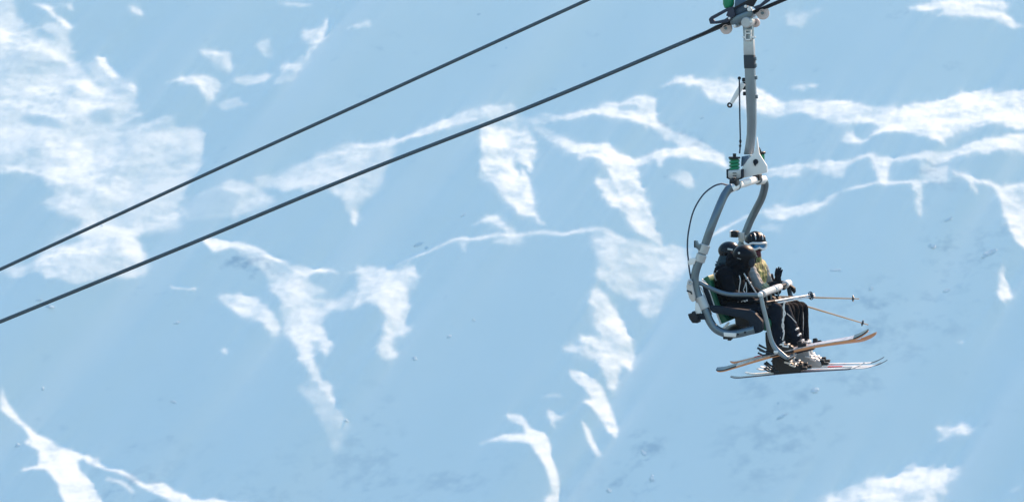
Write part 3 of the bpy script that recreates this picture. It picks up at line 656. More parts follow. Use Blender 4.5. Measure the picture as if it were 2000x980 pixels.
# rear mechanism
bm=NB_(); prism(bm,pp("1343 546 1348 544.5 1351.5 556 1353.5 567 1357 580 1356 588.5 1351 589.5 1346 583 1342 569 1340 561",-.3),L*.2,.012); me_=obj('rear_cover',bm,M['beige'],ch)
bm=NB_(); ring(bm,P(1348,551.5,-.305),L,.020,.010); obj('cover_joint',bm,M['lightsteel'],me_); bm=NB_(); prism(bm,pp("1341 566 1350 569 1352 574 1350 575 1348 571 1341 569",-.31),L*.02,.002); obj('cover_seam',bm,M['darkgrey'],me_)
bm=NB_(); prism(bm,pp("1343 613 1351 612 1351 608 1357 608 1358 614 1362 617 1363 631 1352 630.5 1346 622",-.3),L*.18,.008); dm=obj('damper',bm,M['black'],ch)
bm=NB_(); prism(bm,pp("1357 613 1378 612 1382 624 1362 624",-.24),L*.1,.006); obj('damper_rod',bm,M['darkgrey'],dm)
bm=NB_(); prism(bm,pp("1358 590 1363 592 1370 608 1366 612 1357 613",-.26),L*.06,.004); obj('damper_bracket',bm,M['white'],dm)
# backrest
bl0,bl1=-.04,1.52
bm=NB_(); prism(bm,pp("1370 545.5 1383 538 1387 546 1392 566 1402 596 1415 618 1422 627 1408 633 1401 614 1393 592 1384 566 1378 552",bl0),L*(bl1-bl0),.012); br=obj('backrest',bm,M['greenpad'],ch)
bm=NB_(); tube(bm,pp("1371 545.5 1378 552 1384 566 1393 592 1401 614 1408 633",bl0-.01),.011,8,4); obj('edge_line',bm,M['white'],br)
bm=NB_(); prism(bm,pp("1370 552 1377 556 1385 575 1392 597 1398 600 1390 604 1383 597 1374 570",-.12),L*.06,.005); bmn=obj('backrest_mount',bm,M['darkgrey'],br)
bm=NB_(); tube(bm,pp("1368 560 1374 572 1381 590 1386 603 1390 614",-.135),.008,8,4); obj('mount_edge',bm,M['white'],bmn)
# seat
bm=NB_(); prism(bm,pp("1436 634 1434 614 1445 614 1470 617 1490 621 1494 634 1491 645 1478 646 1462 638 1448 640",-.03),L*1.54,.014); st=obj('seat',bm,M['black'],ch)
bm=NB_(); prism(bm,pp("1491 621 1500 623 1504 632 1502 645 1492 646",-.03),L*1.54,.010); obj('seat_front_pad',bm,M['greenpad'],st)
bm=NB_(); tube(bm,pp("1400 636 1404 645 1412 641 1424 630",.02),.012,8,3); obj('seat_strut',bm,M['white'],st)
bm=NB_(); ellips(bm,P(1442,640,.5),(T*.16,L*.5,Z*.04)); obj('under_pan',bm,M['black'],st)
side="1385 596.5 1400 597.5 1418 600 1440 603 1464 606 1473 610 1482 619.5 1489 628.5 1489.5 645 1483.5 649.5 1468.5 653 1464.5 644.5 1462.5 629 1457 623.5 1440 619.5 1415 614.5 1392 610.5 1386 604"
bm=NB_(); prism(bm,pp(side,-.22),L*.12,.012,3); sd=obj('seat_side',bm,M['darkgrey'],ch)
bm=NB_(); tube(bm,pp("1464 605.6 1473 609.6 1482 619 1489.6 628.2 1490.3 640",-.1),.012,8,3); obj('edge_line',bm,M['white'],sd)  # white tube painted in as the sun highlight along the front edge
bm=NB_(); tube(bm,pp("1390 596 1418 599.2 1440 602.2 1464 605.4",-.1),.006,8,3); obj('edge_line',bm,M['steel'],sd)
bm=NB_(); prism(bm,[p+L*1.72 for p in pp(side,-.22)],L*.12,.012,3); obj('seat_side',bm,M['darkgrey'],ch)
# restraint bar
rb0=[(1364,552),(1372,554.5),(1388.6,563),(1404,569.5),(1418,573.5),(1432,575.2),(1460,575.5),(1484,575.8)]
bm=NB_(); q=[P(x,y,-.17) for x,y in rb0]; tube(bm,q,.0255,12,5)
rb=obj('restraint_bar',bm,M['steel'],ch)
bm=NB_(); tube(bm,[p+L*1.72 for p in q],.0255,12,5); obj('armrest_tube',bm,M['steel'],rb)
e0=P(1485,575.5,-.17)
def bar(a,b): return e0+L*a,e0+L*b
bm=NB_(); cyl(bm,*bar(0,1.72),.022,12); obj('cross_tube',bm,M['darkgrey'],rb)
bm=NB_(); ellips(bm,e0+L*.0,(T*.034,L*.04,Z*.034)); obj('end_cap',bm,M['white'],rb)
bm=NB_(); cyl(bm,*bar(.10,.74),.043,18,.012); obj('grip_pad',bm,M['lightsteel'],rb)
bm=NB_(); ellips(bm,e0+L*.86,(T*.045,L*.05,Z*.045)); cyl(bm,*bar(.92,1.16),.042,18,.012); obj('grip_pad',bm,M['white'],rb)
bm=NB_(); cyl(bm,*bar(1.5,1.74),.046,18,.012); obj('grip_pad',bm,M['white'],rb)
fr=[(1486,579),(1490,598),(1496,622),(1502,648),(1507,666),(1514,679),(1524,689),(1537,699)]
bm=NB_(); q=[P(x,y,-.19) for x,y in fr]; tube(bm,q,[.024,.026,.026,.026,.027,.03,.03,.024],12,5,sy=.8); ft=obj('footrest_tube',bm,M['hanger'],rb)
bm=NB_(); cyl(bm,q[-1],q[-1]+L*.5,.022,12,.004); obj('footrest_bar',bm,M['steel'],ft)
bm=NB_(); box(bm,P(1516,686.5,-.2),(T,L,Z),(.05,.06,.03),.008); obj('footrest_clip',bm,M['white'],ft)
bm=NB_(); q2=[p+L*1.68 for p in q[:4]]; tube(bm,q2,.028,12,5); obj('footrest_tube',bm,M['blueplate'],rb)
for a,x in ((.35,0),(.6,0),(.82,0),(1.05,0)):
    bm=NB_(); p=e0+L*a-Z*.04; tube(bm,[p,p-Z*.06+T*.01,p-Z*.13+T*.02],[.010,.010,.008],8); obj('strut',bm,M['steel'],rb)

# ------------------------------------------------------------------ people
def helmet(par,c,f,up,s,mt,vent_glints=0,seed=1):
    f=Vector(f).normalized(); up=(Vector(up)-f*Vector(up).dot(f)).normalized(); sd=f.cross(up)
    bm=NB_(); bmesh.ops.create_uvsphere(bm,u_segments=36,v_segments=22,radius=1)
    for v in bm.verts:
        x,y,z=v.co                      # x front, y side, z up
        if z<-.05:                      # ear and neck skirt closes in
            k=1-.10*min(1,(-z-.05)/.5); x*=k; y*=k
        v.co=Vector((x*1.12,y*.94,z*1.0))
    kill=[f_ for f_ in bm.faces if (f_.calc_center_median().z<-.80) or (f_.calc_center_median().z<.10 and f_.calc_center_median().x>.52+.35*max(0,-f_.calc_center_median().z))]
    bmesh.ops.delete(bm,geom=kill,context='FACES')
    ge=bmesh.ops.extrude_face_region(bm,geom=bm.faces[:]); 
    for e in ge['geom']:
        if isinstance(e,bmesh.types.BMVert): e.co*=1.10
    for v in bm.verts: v.co=Vector(c)+s*(f*v.co.x+sd*v.co.y+up*v.co.z)*.92
    h_=obj('helmet',bm,M[mt],par,angle=50)
    if vent_glints:
        for k in range(vent_glints):
            a=(k-(vent_glints-1)/2)*.36
            bm=NB_(); ps=[]
            for t in (0.25,.5,.75,.95):
                th=t*1.15; d=f*math.sin(th)*1.13+up*math.cos(th)*1.02
                ps.append(Vector(c)+s*1.005*(d*math.cos(a)+sd*math.sin(a)*.95)*1.0)
            tube(bm,ps,[.004,.008,.008,.004],8,3); obj('vent_glint',bm,M['lightsteel' if k%2 else 'black'],h_)  # pale ones stand in for sun highlights on the helmet top
    # brim ridge
    bm=NB_(); ps=[]
    for k in range(-10,11):
        a=k/10*1.25; ps.append(Vector(c)+s*1.02*(f*1.12*math.cos(a)+sd*.95*math.sin(a))+up*s*.14)
    tube(bm,ps,.006,8); obj('helmet_brim',bm,M['helmetg'],h_)
    return h_
def goggles(par,c,f,up,s,fm='gframe'):
    f=Vector(f).normalized(); up=(Vector(up)-f*Vector(up).dot(f)).normalized(); sd=f.cross(up)
    def pt(a,z,r): return Vector(c)+s*r*(f*math.cos(a)*1.02+sd*math.sin(a)*.92)+up*s*z
    outline=[]
    N=48
    for k in range(N):
        t=2*math.pi*k/N; ca,sa=math.cos(t),math.sin(t)
        x=math.copysign(abs(ca)**.55,ca)*.92; z=math.copysign(abs(sa)**.7,sa)*.30
        if z<0: z*=(1-.62*math.exp(-(x/.22)**2))
        outline.append((x,z-.14))
    bm=NB_(); vs=[bm.verts.new(pt(a,z,1.08)) for a,z in outline]; grid=[]
    inner=[bm.verts.new(pt(a*.55,(z+.14)*.55-.12,1.14)) for a,z in outline]
    for k in range(N): bm.faces.new((vs[k],vs[(k+1)%N],inner[(k+1)%N],inner[k]))
    bm.faces.new(inner); g_=obj('goggles',bm,M['lens'],par,angle=180)
    bm=NB_(); ps=[pt(a,z,1.11) for a,z in outline]; n=len(ps); rr=[]
    for i in range(n):
        t=(ps[(i+1)%n]-ps[i-1]).normalized(); u=(ps[i]-Vector(c)).normalized(); u=(u-t*u.dot(t)).normalized(); w=t.cross(u)
        rr.append([bm.verts.new(ps[i]+.0135*(u*math.cos(j*math.pi/4)*1.2+w*math.sin(j*math.pi/4))) for j in range(8)])
    for i in range(n):
        for j in range(8): bm.faces.new((rr[i][j],rr[(i+1)%n][j],rr[(i+1)%n][(j+1)%8],rr[i][(j+1)%8]))
    obj('goggle_frame',bm,M[fm],g_,angle=180)
    for sg in (1,-1):
        bm=NB_(); tube(bm,[pt(sg*.95,-.13,1.1),pt(sg*1.3,-.10,1.14),pt(sg*1.9,-.05,1.14),pt(sg*2.6,0,1.18)],.018,8,3,sy=.3,up=up)
        obj('goggle_strap',bm,M[fm],g_,angle=180)
def earpad(par,c,f,up,s):
    f=Vector(f).normalized(); up=(Vector(up)-f*Vector(up).dot(f)).normalized(); sd=f.cross(up); c=Vector(c)
    for g_ in (1,-1):
        bm=NB_(); ellips(bm,c+sd*s*.86*g_-up*s*.45+f*s*.1,(f*s*.36,sd*s*.14,up*s*.42)); obj('ear_pad',bm,M['darkgrey'],par)
def head_shapes(bm,c,f,up,s):
    f=Vector(f).normalized(); up=(Vector(up)-f*Vector(up).dot(f)).normalized(); sd=f.cross(up); c=Vector(c)
    ellips(bm,c,(f*s*.86,sd*s*.72,up*s*.88)); ellips(bm,c+f*s*.18-up*s*.55,(f*s*.55,sd*s*.5,up*s*.5))
    ellips(bm,c+f*s*.85-up*s*.32,(f*s*.17,sd*s*.12,up*s*.2))       # nose
    ellips(bm,c+f*s*.66-up*s*.66,(f*s*.12,sd*s*.25,up*s*.08))      # lips
    ellips(bm,c+f*s*.55-up*s*.92,(f*s*.16,sd*s*.2,up*s*.14))       # chin
    for g_ in (1,-1): ellips(bm,c+sd*s*.72*g_-up*s*.2,(f*s*.12,sd*s*.08,up*s*.18)); ellips(bm,c+f*s*.72+sd*s*.28*g_-up*s*.12,(f*s*.1,sd*s*.13,up*s*.07))
def hand(name,par,wr,d,up,curl,mt,side=1,size=1.):
    """gloved hand: palm, four unequal bent fingers and a thumb"""
    d=Vector(d).normalized(); up=(Vector(up)-d*Vector(up).dot(d)).normalized(); sd=d.cross(up)*side; wr=Vector(wr); k=size
    bm=NB_(); pc=wr+d*.055*k
    ellips(bm,pc,(d*.062*k,sd*.048*k,up*.024*k)); capsule(bm,wr-d*.07*k,wr+d*.02*k,.044*k,.034*k)
    for i,(o_,ln) in enumerate(((-.036,.072),(-.012,.085),(.012,.08),(.036,.062))):
        p=pc+d*.045*k+sd*o_*k; a=0; dd=d.copy(); r=.0135*k
        spread=o_*4*(1-min(1,curl))
        for j,fr_ in enumerate((.45,.32,.23)):
            a+=curl*(.55 if j==0 else .75)
            dj=(d*math.cos(a)-up*math.sin(a)+sd*spread).normalized(); q_=p+dj*ln*fr_*k*1.15
            capsule(bm,p,q_,r,r*.92,10); p=q_; r*=.92
    p=wr+d*.03*k-sd*.04*k
    for j,(x,ln) in enumerate(((1.,.04),(.75,.034),(.5,.028))):
        dj=(d*(.55+.25*j)-sd*x*(.9-.5*min(1,curl))-up*.45*min(1.2,curl)).normalized(); q_=p+dj*ln*k; capsule(bm,p,q_,.0155*k,.0135*k,10); p=q_
    return voxel(name,bm,M[mt],par,.0058*k,2,angle=180)
def boot(par,heel,toe,up,mt,bmt,cuff=.30,lean=.09,nm='ski_boot'):
    heel=Vector(heel);toe=Vector(toe); d=(toe-heel); ln=d.length; d.normalize(); up=(Vector(up)-d*Vector(up).dot(d)).normalized(); sd=d.cross(up)
    k=ln/.31
    prof=[(-.0,0),(.0,.03),(.012,.06),(-.008,.13),(-.01+lean*.15,.22),(lean*.25,cuff),(lean*.25+.14,cuff+.012),(.175,.22),(.185,.14),(.235,.105),(.285,.085),(.305,.055),(.308,.03),(.308,0)]
    bm=NB_(); prism(bm,[heel-sd*.052+d*x*k+up*z for x,z in prof],sd*.104,.022,3)
    b_=obj(nm,bm,M[mt],par,angle=50)
    for x,z,rot in ((.17,.27,.3),(.18,.2,.2),(.2,.125,-.3),(.25,.09,-.4)):
        bm=NB_()
        for sg in (-1,1):
            c=heel+d*(x-.03)*k+up*z+sd*sg*.055
            box(bm,c,(d+up*rot,sd,up-d*rot),(.075*k,.016,.02),.004)
        c=heel+d*(x+.0)*k+up*(z+.012); box(bm,c,(d+up*rot,sd,up-d*rot),(.02,.10,.02),.005)
        obj('buckle',bm,M[bmt],b_)
    return b_
def person(label,loc,J,cols,headf,headup,hs,extra=None,seed=1,bulk=1.):
    """J: joints in world space. Body = one continuous skin; garments are its children."""
    pr=thing('person',label,'person',loc,'skiers riding on the chair')
    # body
    bm=NB_(); head_shapes(bm,J['head'],headf,headup,hs)
    capsule(bm,J['head']-Z*.08,J['neck'],.058,.06); capsule(bm,J['neck'],J['chest'],.075,.12); capsule(bm,J['chest'],J['belly'],.12,.11); capsule(bm,J['belly'],J['pelvis'],.11,.12)
    for s_ in 'nf':
        capsule(bm,J['chest']+Z*.1,J['sh'+s_],.08,.06); capsule(bm,J['sh'+s_],J['el'+s_],.048,.038); capsule(bm,J['el'+s_],J['wr'+s_],.038,.028)
        d=(J['wr'+s_]-J['el'+s_]).normalized(); capsule(bm,J['wr'+s_],J['wr'+s_]+d*.03,.028,.02)
        capsule(bm,J['pelvis'],J['hip'+s_],.1,.085); capsule(bm,J['hip'+s_],J['kn'+s_],.075,.055); capsule(bm,J['kn'+s_],J['an'+s_],.055,.04); 
        d=(J['to'+s_]-J['he'+s_]).normalized(); u_=(J['an'+s_]-J['he'+s_]).normalized(); capsule(bm,J['an'+s_],J['he'+s_]+d*.09+Z*.06,.04,.034); capsule(bm,J['he'+s_]+d*.09+Z*.055,J['to'+s_]-d*.06+Z*.045,.034,.028)
    body=voxel('body',bm,M['skin'],pr,.010,3)
    # trousers
    bm=NB_()
    for s_ in 'nf':
        capsule(bm,J['pelvis'],J['hip'+s_],.135*bulk,.115*bulk); capsule(bm,J['hip'+s_],J['kn'+s_],.112*bulk,.088*bulk)
        m_=(J['kn'+s_]+J['an'+s_])/2; capsule(bm,J['kn'+s_],m_,.088*bulk,.088*bulk); capsule(bm,m_,J['an'+s_],.088*bulk,.092*bulk)
    capsule(bm,J['pelvis'],(J['pelvis']+J['belly'])/2,.14*bulk,.14*bulk)
    tr=voxel('trousers',bm,M[cols['trousers']],pr,.011,4,.008,8,seed)
    # jacket
    bm=NB_()
    W=(J['shf']-J['shn'])*.5
    for a,b,w0,w1 in (('chest','belly',.155,.15),('belly','pelvis',.15,.15)):
        for k in (-.45,0,.45): capsule(bm,J[a]+W*k,J[b]+W*k*.8,w0*bulk*.92,w1*bulk*.92)
    for s_ in 'nf':
        capsule(bm,J['chest']+Z*.05,J['sh'+s_],.135*bulk,.095*bulk)
        if not cols.get('sleeve'):
            capsule(bm,J['sh'+s_],J['el'+s_],.09*bulk,.075*bulk); capsule(bm,J['el'+s_],J['wr'+s_],.074*bulk,.052*bulk)
    capsule(bm,J['chest']+Z*.08,J['neck']+Z*.02,.11*bulk,.085*bulk)
    jk=voxel('jacket',bm,M[cols['jacket']],pr,.011,4,.011,7,seed+10)
    if cols.get('sleeve'):
        for s_ in 'nf':
            bm=NB_(); capsule(bm,J['sh'+s_],J['el'+s_],.094*bulk,.078*bulk); capsule(bm,J['el'+s_],J['el'+s_].lerp(J['wr'+s_],.35),.077*bulk,.066*bulk)
            voxel('sleeve',bm,M[cols['sleeve']],jk,.011,3,.010,9,seed+20)
    return pr,jk,tr,body
UPS=Z
def mk(l,head,neck,chest,belly,pelvis,**k):
    J={'head':P(*head,l),'neck':P(*neck,l),'chest':P(*chest,l),'belly':P(*belly,l),'pelvis':P(*pelvis,l)}
    for n_,v in k.items(): J[n_]=P(*v)
    return J
# middle rider
JA=mk(.72,(1424.5,491),(1422,514),(1423,545),(1434,573),(1446,590),
 shn=(1409,532,.52),shf=(1434,527,.92),eln=(1440,572,.50),elf=(1470,566,1.0),wrn=(1490,589,.60),wrf=(1506,579,.90),
 hipn=(1450,596,.63),hipf=(1458,594,.85),knn=(1538,605,.63),knf=(1547,604,.86),ann=(1536,690,.63),anf=(1541,686,.86),
 hen=(1512,730,.63),ton=(1566,727,.63),hef=(1520,723,.86),tof=(1573,720,.86))
hf=T*.95+L*.22-Z*.1
A,jkA,trA,bA=person('middle skier in black with teal collar, leaning back and looking to the right',P(1447,604,.72),JA,{'trousers':'pblack','jacket':'jblack'},hf,Z,.122,seed=1)
helmet(A,JA['head'],hf,Z-T*.1,.118,'helmetg'); 
bm=NB_(); f_=hf.normalized(); c=JA['head']; 
ellips(bm,JA['neck'],(T*.125,L*.13,Z*.14))
voxel('collar',bm,M['jteal'],jkA,.011,3,.012,14,4)
for k in range(9):
    a=2.2+k*.25; b0=JA['neck']+T*(math.cos(a)*.11-.01)+L*math.sin(a)*.12+Z*random.uniform(-.06,.0)
    bm=NB_(); tube(bm,[b0-T*.03*math.cos(a),b0,b0+(T*math.cos(a)+L*math.sin(a))*.035+Z*random.uniform(-.01,.03)],[.02,.018,.004],7); obj('collar_tuft',bm,M['jteal'],jkA)
bm=NB_(); tube(bm,[P(1421,486,.60),P(1431,488,.61)],.010,8,sy=.4); obj('helmet_mark',bm,M['cloth_white'],A)
bm=NB_(); pg=[]
for (x,y) in ((1436,494),(1437,500),(1436,506),(1432,512)): pg.append(P(x,y,.62))
tube(bm,pg,[.008,.012,.012,.006],8,3); obj('goggle_strap',bm,M['beige'],A)
capm=NB_(); capsule(capm,JA['head']+f_*.07-Z*.095,JA['head']+f_*.05-Z*.13,.06,.075); voxel('neck_warmer',capm,M['buff'],A,.008,2,.006,20,5)
goggles(A,JA['head'],hf,Z,.115,'helmetg')
earpad(A,JA['head'],hf,Z,.118)
hand('glove',A,JA['wrn'],T*.95-Z*.2,Z*.9+T*.2,.75,'glove'); hand('glove',A,JA['wrf'],T*.9-Z*.1-L*.2,Z,.8,'glove')
for s_ in 'nf': boot(A,JA['he'+s_],JA['to'+s_],Z,'boot','buckle')
# nearest rider (turned away to the far side)
JB=mk(.30,(1454,501),(1444,523),(1425,549),(1420,574),(1423,592),
 shn=(1414,537,.10),shf=(1444,530,.50),eln=(1428,575,.04),elf=(1462,566,.55),wrn=(1468,587,.12),wrf=(1490,580,.50),
 hipn=(1430,599,.19),hipf=(1438,597,.42),knn=(1514,604,.15),knf=(1528,600,.42),ann=(1515,668,.15),anf=(1551,660,.42),
 hen=(1504,698,.15),ton=(1554,687,.15),hef=(1541,694,.42),tof=(1592,682,.42))
hf=T*.55+L*.8-Z*.15
Bp,jkB,trB,bB=person('nearest skier in black jacket and navy trousers, dark helmet turned away from the camera',P(1428,606,.3),JB,{'trousers':'pnavy','jacket':'jblack'},hf,Z,.125,seed=2)
helmet(Bp,JB['head'],hf,Z,.137,'helmet')
bm=NB_(); capsule(bm,JB['neck']-Z*.02-T*.02,JB['neck']+Z*.07-T*.03,.13,.13); capsule(bm,JB['neck']+L*.05,JB['neck']+Z*.03+L*.06,.12,.12); voxel('hood',bm,M['jblack'],jkB,.011,3,.018,10,6)
goggles(Bp,JB['head'],hf,Z,.118,'helmetg')
earpad(Bp,JB['head'],hf,Z,.137)
bm=NB_(); cyl(bm,P(1443.3,494,.155),P(1443.5,494.1,.20),.012,10); obj('helmet_mark',bm,M['lightsteel'],Bp); bm=NB_(); tube(bm,[P(1440,503.5,.165),P(1447,506,.158)],.006,6); obj('helmet_stripe',bm,M['hanger'],Bp)
hand('glove',Bp,JB['wrn'],T*.95-Z*.1,Z,.8,'glove'); hand('glove',Bp,JB['wrf'],T*.95+Z*.05,Z,.8,'glove')
for s_,u_ in (('n',Z-T*.23),('f',Z-T*.23)):
    boot(Bp,JB['he'+s_],JB['to'+s_],u_,'boot','buckle')
# backpack straps, buckles, cords and print on the dark clothes
bm=NB_(); tube(bm,[P(1397,533,.1),P(1396,541,.08),P(1399,548,.08)],.016,8,3,sy=.5); ellips(bm,P(1403.5,531,.1),(T*.025,L*.03,Z*.022)); obj('strap_buckle',bm,M['lightsteel'],jkB)
bm=NB_(); tube(bm,[P(1444,538,.02),P(1446,548,.0),P(1444,560,.0),P(1443,572,.0)],.006,8,4); tube(bm,[P(1457,551,.1),P(1454,561,.08),P(1452,567,.08),P(1458,572,.08),P(1457,553,.1)],.0055,8,3); obj('cord',bm,M['lightsteel'],jkB)
bm=NB_(); tube(bm,[P(1453,534,.2),P(1459,544,.18),P(1465,553,.18),P(1473,566,.18),P(1477,572,.18)],.008,8,3)
for x,y in ((1459,544),(1465,553)): ellips(bm,P(x,y,.17),(T*.016,L*.016,Z*.016))
obj('strap',bm,M['lightsteel'],jkB)
bm=NB_(); random.seed(8)
for i in range(7):
    x=1438+i*3.4; y=587+(.8 if i%2 else -.6); d_=random.uniform(-.5,.9)
    tube(bm,[P(x,y-1.6,.035),P(x+d_,y+1.4,.035)],.0085,6,sy=.5)
obj('print',bm,M['cloth_white'],trB)
bm=NB_(); a_=[(1532,588),(1530,600),(1531,612),(1529,624),(1528,636),(1530,648),(1529,664)]
tube(bm,[P(x+(1.2 if i%2 else -.6),y,.055) for i,(x,y) in enumerate(a_)],.008,8,4); tube(bm,[P(x+(-.8 if i%2 else 2.8),y,.05) for i,(x,y) in enumerate(a_[:6])],.0065,8,4); tube(bm,[P(1537,612,.2),P(1546,620,.3),P(1555,630,.35)],.005,6,3)
obj('piping',bm,M['cloth_white'],trB)
# far rider
JC=mk(1.2,(1475.5,473),(1473,502),(1471,535),(1466,566),(1466,586),
 shn=(1461,527,1.0),shf=(1483,520,1.40),eln=(1484,567,.95),elf=(1500,556,1.46),wrn=(1514,557,.98),wrf=(1530,557,1.42),
 hipn=(1469,592,1.09),hipf=(1477,590,1.31),knn=(1554,600,1.08),knf=(1564,603,1.31),ann=(1554,676,1.08),anf=(1566,676,1.31),
 hen=(1552,719,1.08),ton=(1606,716,1.08),hef=(1558,715,1.31),tof=(1610,711,1.31))
hf=-L*.83+T*.50-Z*.16
Cp,jkC,trC,bC=person('far skier in olive and yellow jacket with white framed goggles and one raised gloved hand',P(1466,600,1.2),JC,{'trousers':'pblack','jacket':'camo','sleeve':'sleeve'},hf,Z,.122,seed=3)
helmet(Cp,JC['head'],hf,Z+T*.05,.130,'helmet',vent_glints=5)
goggles(Cp,JC['head'],hf,Z,.126)
f_=hf.normalized(); bm=NB_(); capsule(bm,JC['head']+f_*.068-Z*.105,JC['head']+f_*.03-Z*.15,.044,.058); voxel('neck_warmer',bm,M['buff'],Cp,.008,2,.008,20,5)
bm=NB_(); tube(bm,[P(1463,484,1.02),P(1466,492,1.02),P(1470,502,1.02),P(1472,512,1.04)],[.014,.022,.02,.01],8,3,sy=.5); obj('hood_edge',bm,M['gframe'],jkC)
d_=(JC['wrn']-JC['eln']).normalized()
bm=NB_(); capsule(bm,JC['eln'].lerp(JC['wrn'],.30),JC['wrn'],.062,.058); voxel('gauntlet',bm,M['glove'],Cp,.009,3,.008,14,7)
bm=NB_(); capsule(bm,JC['eln'].lerp(JC['wrn'],.12),JC['eln'].lerp(JC['wrn'],.42),.074,.07); voxel('fur_cuff',bm,M['fur'],jkC,.008,1,.030,26,9)
hand('glove',Cp,P(1519,556,.98),Z*.97+T*.02,-T*.5-L*.8,.26,'glove',side=1,size=1.05)
bm=NB_(); capsule(bm,JC['elf'].lerp(JC['wrf'],.25),JC['wrf'],.06,.055); voxel('gauntlet',bm,M['glove'],Cp,.009,3,.008,14,8)
hand('glove',Cp,JC['wrf'],T*.9-Z*.1,Z,1.0,'glove')
for s_ in 'nf': boot(Cp,JC['he'+s_],JC['to'+s_],Z-T*.05,'bootgrey','black' if False else 'buckle')
bm=NB_(); tube(bm,[P(1557,596,.955),P(1556.5,615,.955),P(1555.5,635,.955),P(1554,664,.955)],.008,8,4); tube(bm,[P(1566,600,1.185),P(1568.5,620,1.185),P(1568,640,1.185),P(1567,664,1.185)],.008,8,4); ellips(bm,P(1554,618,.955),(T*.02,L*.012,Z*.03)); obj('piping',bm,M['lightsteel'],trC)

# ------------------------------------------------------------------ skis
def ski(label,tail,tip,l0,l1,mt_top,mt_base,roll=0.,bt=.0,tipm=None,tailm=None,bind=None,wid=1.,rock=.0,stripe=None,hgt=1.):
    p0=P(*tail,l0); p1=P(*tip,l1); d=(p1-p0); LN=d.length; d.normalize(); up=(Z-d*Z.dot(d)).normalized(); sd=d.cross(up)
    c_,s_=math.cos(roll),math.sin(roll); up,sd=up*c_+sd*s_, sd*c_-up*s_
    root=thing('ski',label,'ski',p0+d*LN*.45,'skis worn by the riders')
    def sec(t):
        x=t*LN
        z=.012*math.sin(math.pi*min(1,max(0,(t-.08)/.8)))*(1-rock*4)
        z+=(.075*((t-.86)/.14)**2 if t>.86 else 0)*.8 -.0
        z+=.02*((.06-t)/.06)**2 if t<.06 else 0
        z-=rock*LN*math.sin(math.pi*t)
        w=(.058-.021*math.sin(math.pi*min(1,max(0,(t-.02)/.88)))**1.0)*wid
        if t>.93: w*=max(.12,math.sqrt(max(0,1-((t-.93)/.07)**2)))
        if t<.02: w*=.75+.25*t/.02
        return p0+d*x+up*z,w
    def shell(lo,hi,z0,z1,ws):
        bm=NB_(); N=44; R=[]
        for i in range(N+1):
            t=lo+(hi-lo)*i/N; c,w=sec(t); w*=ws
            th=(1-.45*abs(t-.5)*2)*hgt
            R.append([bm.verts.new(c+sd*w+up*z0*th),bm.verts.new(c+sd*w*.97+up*z1*th),bm.verts.new(c-sd*w*.97+up*z1*th),bm.verts.new(c-sd*w+up*z0*th)])
        for i in range(N):
            for k in range(4): bm.faces.new((R[i][k],R[i][(k+1)%4],R[i+1][(k+1)%4],R[i+1][k]))
        bm.faces.new(R[0][::-1]); bm.faces.new(R[-1]); return bm
    obj('top_sheet',shell(0,1,.009+bt*.5,.026,1),M[mt_top],root); obj('base',shell(0.002,.998,-bt,.0088+bt*.5,1.01),M[mt_base],root)
    if tipm: obj('tip_cap',shell(.9,1.003,.008,.029,1.03),M[tipm],root)
    if tailm: obj('tail_cap',shell(-.003,.13,.008,.028,1.03),M[tailm],root)
    if stripe: obj('stripe',shell(stripe[0],stripe[1],.008,.0275,1.015),M[stripe[2]],root)
    if bind:
        for t,lx,hz in ((bind[0],.11,.045),(bind[1],.10,.06)):
            c,w=sec(t); bm=NB_(); box(bm,c+up*(.027+hz*.3),(d,sd,up),(lx,.07,hz*.6),.006); box(bm,c+up*(.027+hz*.75)-d*lx*.2,(d,sd,up),(lx*.5,.06,hz*.8),.008); bd=obj('binding',bm,M['black'],root)
        bm=NB_(); c,w=sec(bind[0])
        for sg in (-1,1):
            q_=c+sd*sg*(w+.014)+up*.03+d*.05
            tube(bm,[q_,q_-d*.09+up*.05,q_-d*.17+up*.12],[.008,.009,.014],8); tube(bm,[q_-d*.02,q_-d*.13+up*.02,q_-d*.18+up*.06],[.007,.008,.012],8)
        obj('ski_brake',bm,M['skidarktip'],root)
    return root
ski("nearest rider's near ski, tilted up, orange underside, dark tail and dark tip",(1402,725),(1699,655),.15,.15,'skitop','orange',.20,.011,'skidarktip','skidarktip',(.36,.57),1.15,-.012,hgt=1.15)
ski("nearest rider's other tilted ski, with orange tip and white red banded tail",(1428,711),(1713,661),.42,.42,'skiwhite','orange',-.22,.007,'orange',None,(.38,.60),1.05,-.012,(.17,.24,'skired'))
ski('dark purple ski under the middle rider, the lowest of all',(1428,738.5),(1690,718),.63,.63,'skidark','skidark',.05,0,'skiwhite',None,(.34,.54),.95,.004,hgt=.62)
ski("pale ski under the middle rider's far boot, just above the purple one",(1456,731),(1722,717),.86,.86,'skiwhite','skiwhite',0,0,None,None,(.28,.46),.95,.004,hgt=.62)
ski("far rider's near ski, white with red stripe under a grey boot",(1478,723),(1733,714),1.08,1.08,'skiwhite','skiwhite',0,0,'skidarktip',None,(.34,.52),.95,.004,(.55,.66,'skired'),hgt=.62)
ski("far rider's far ski, white with dark turned up tip",(1486,719),(1727,708),1.31,1.31,'skiwhite','skiwhite',0,0,'skidarktip',None,(.34,.53),.95,.004,hgt=.62)
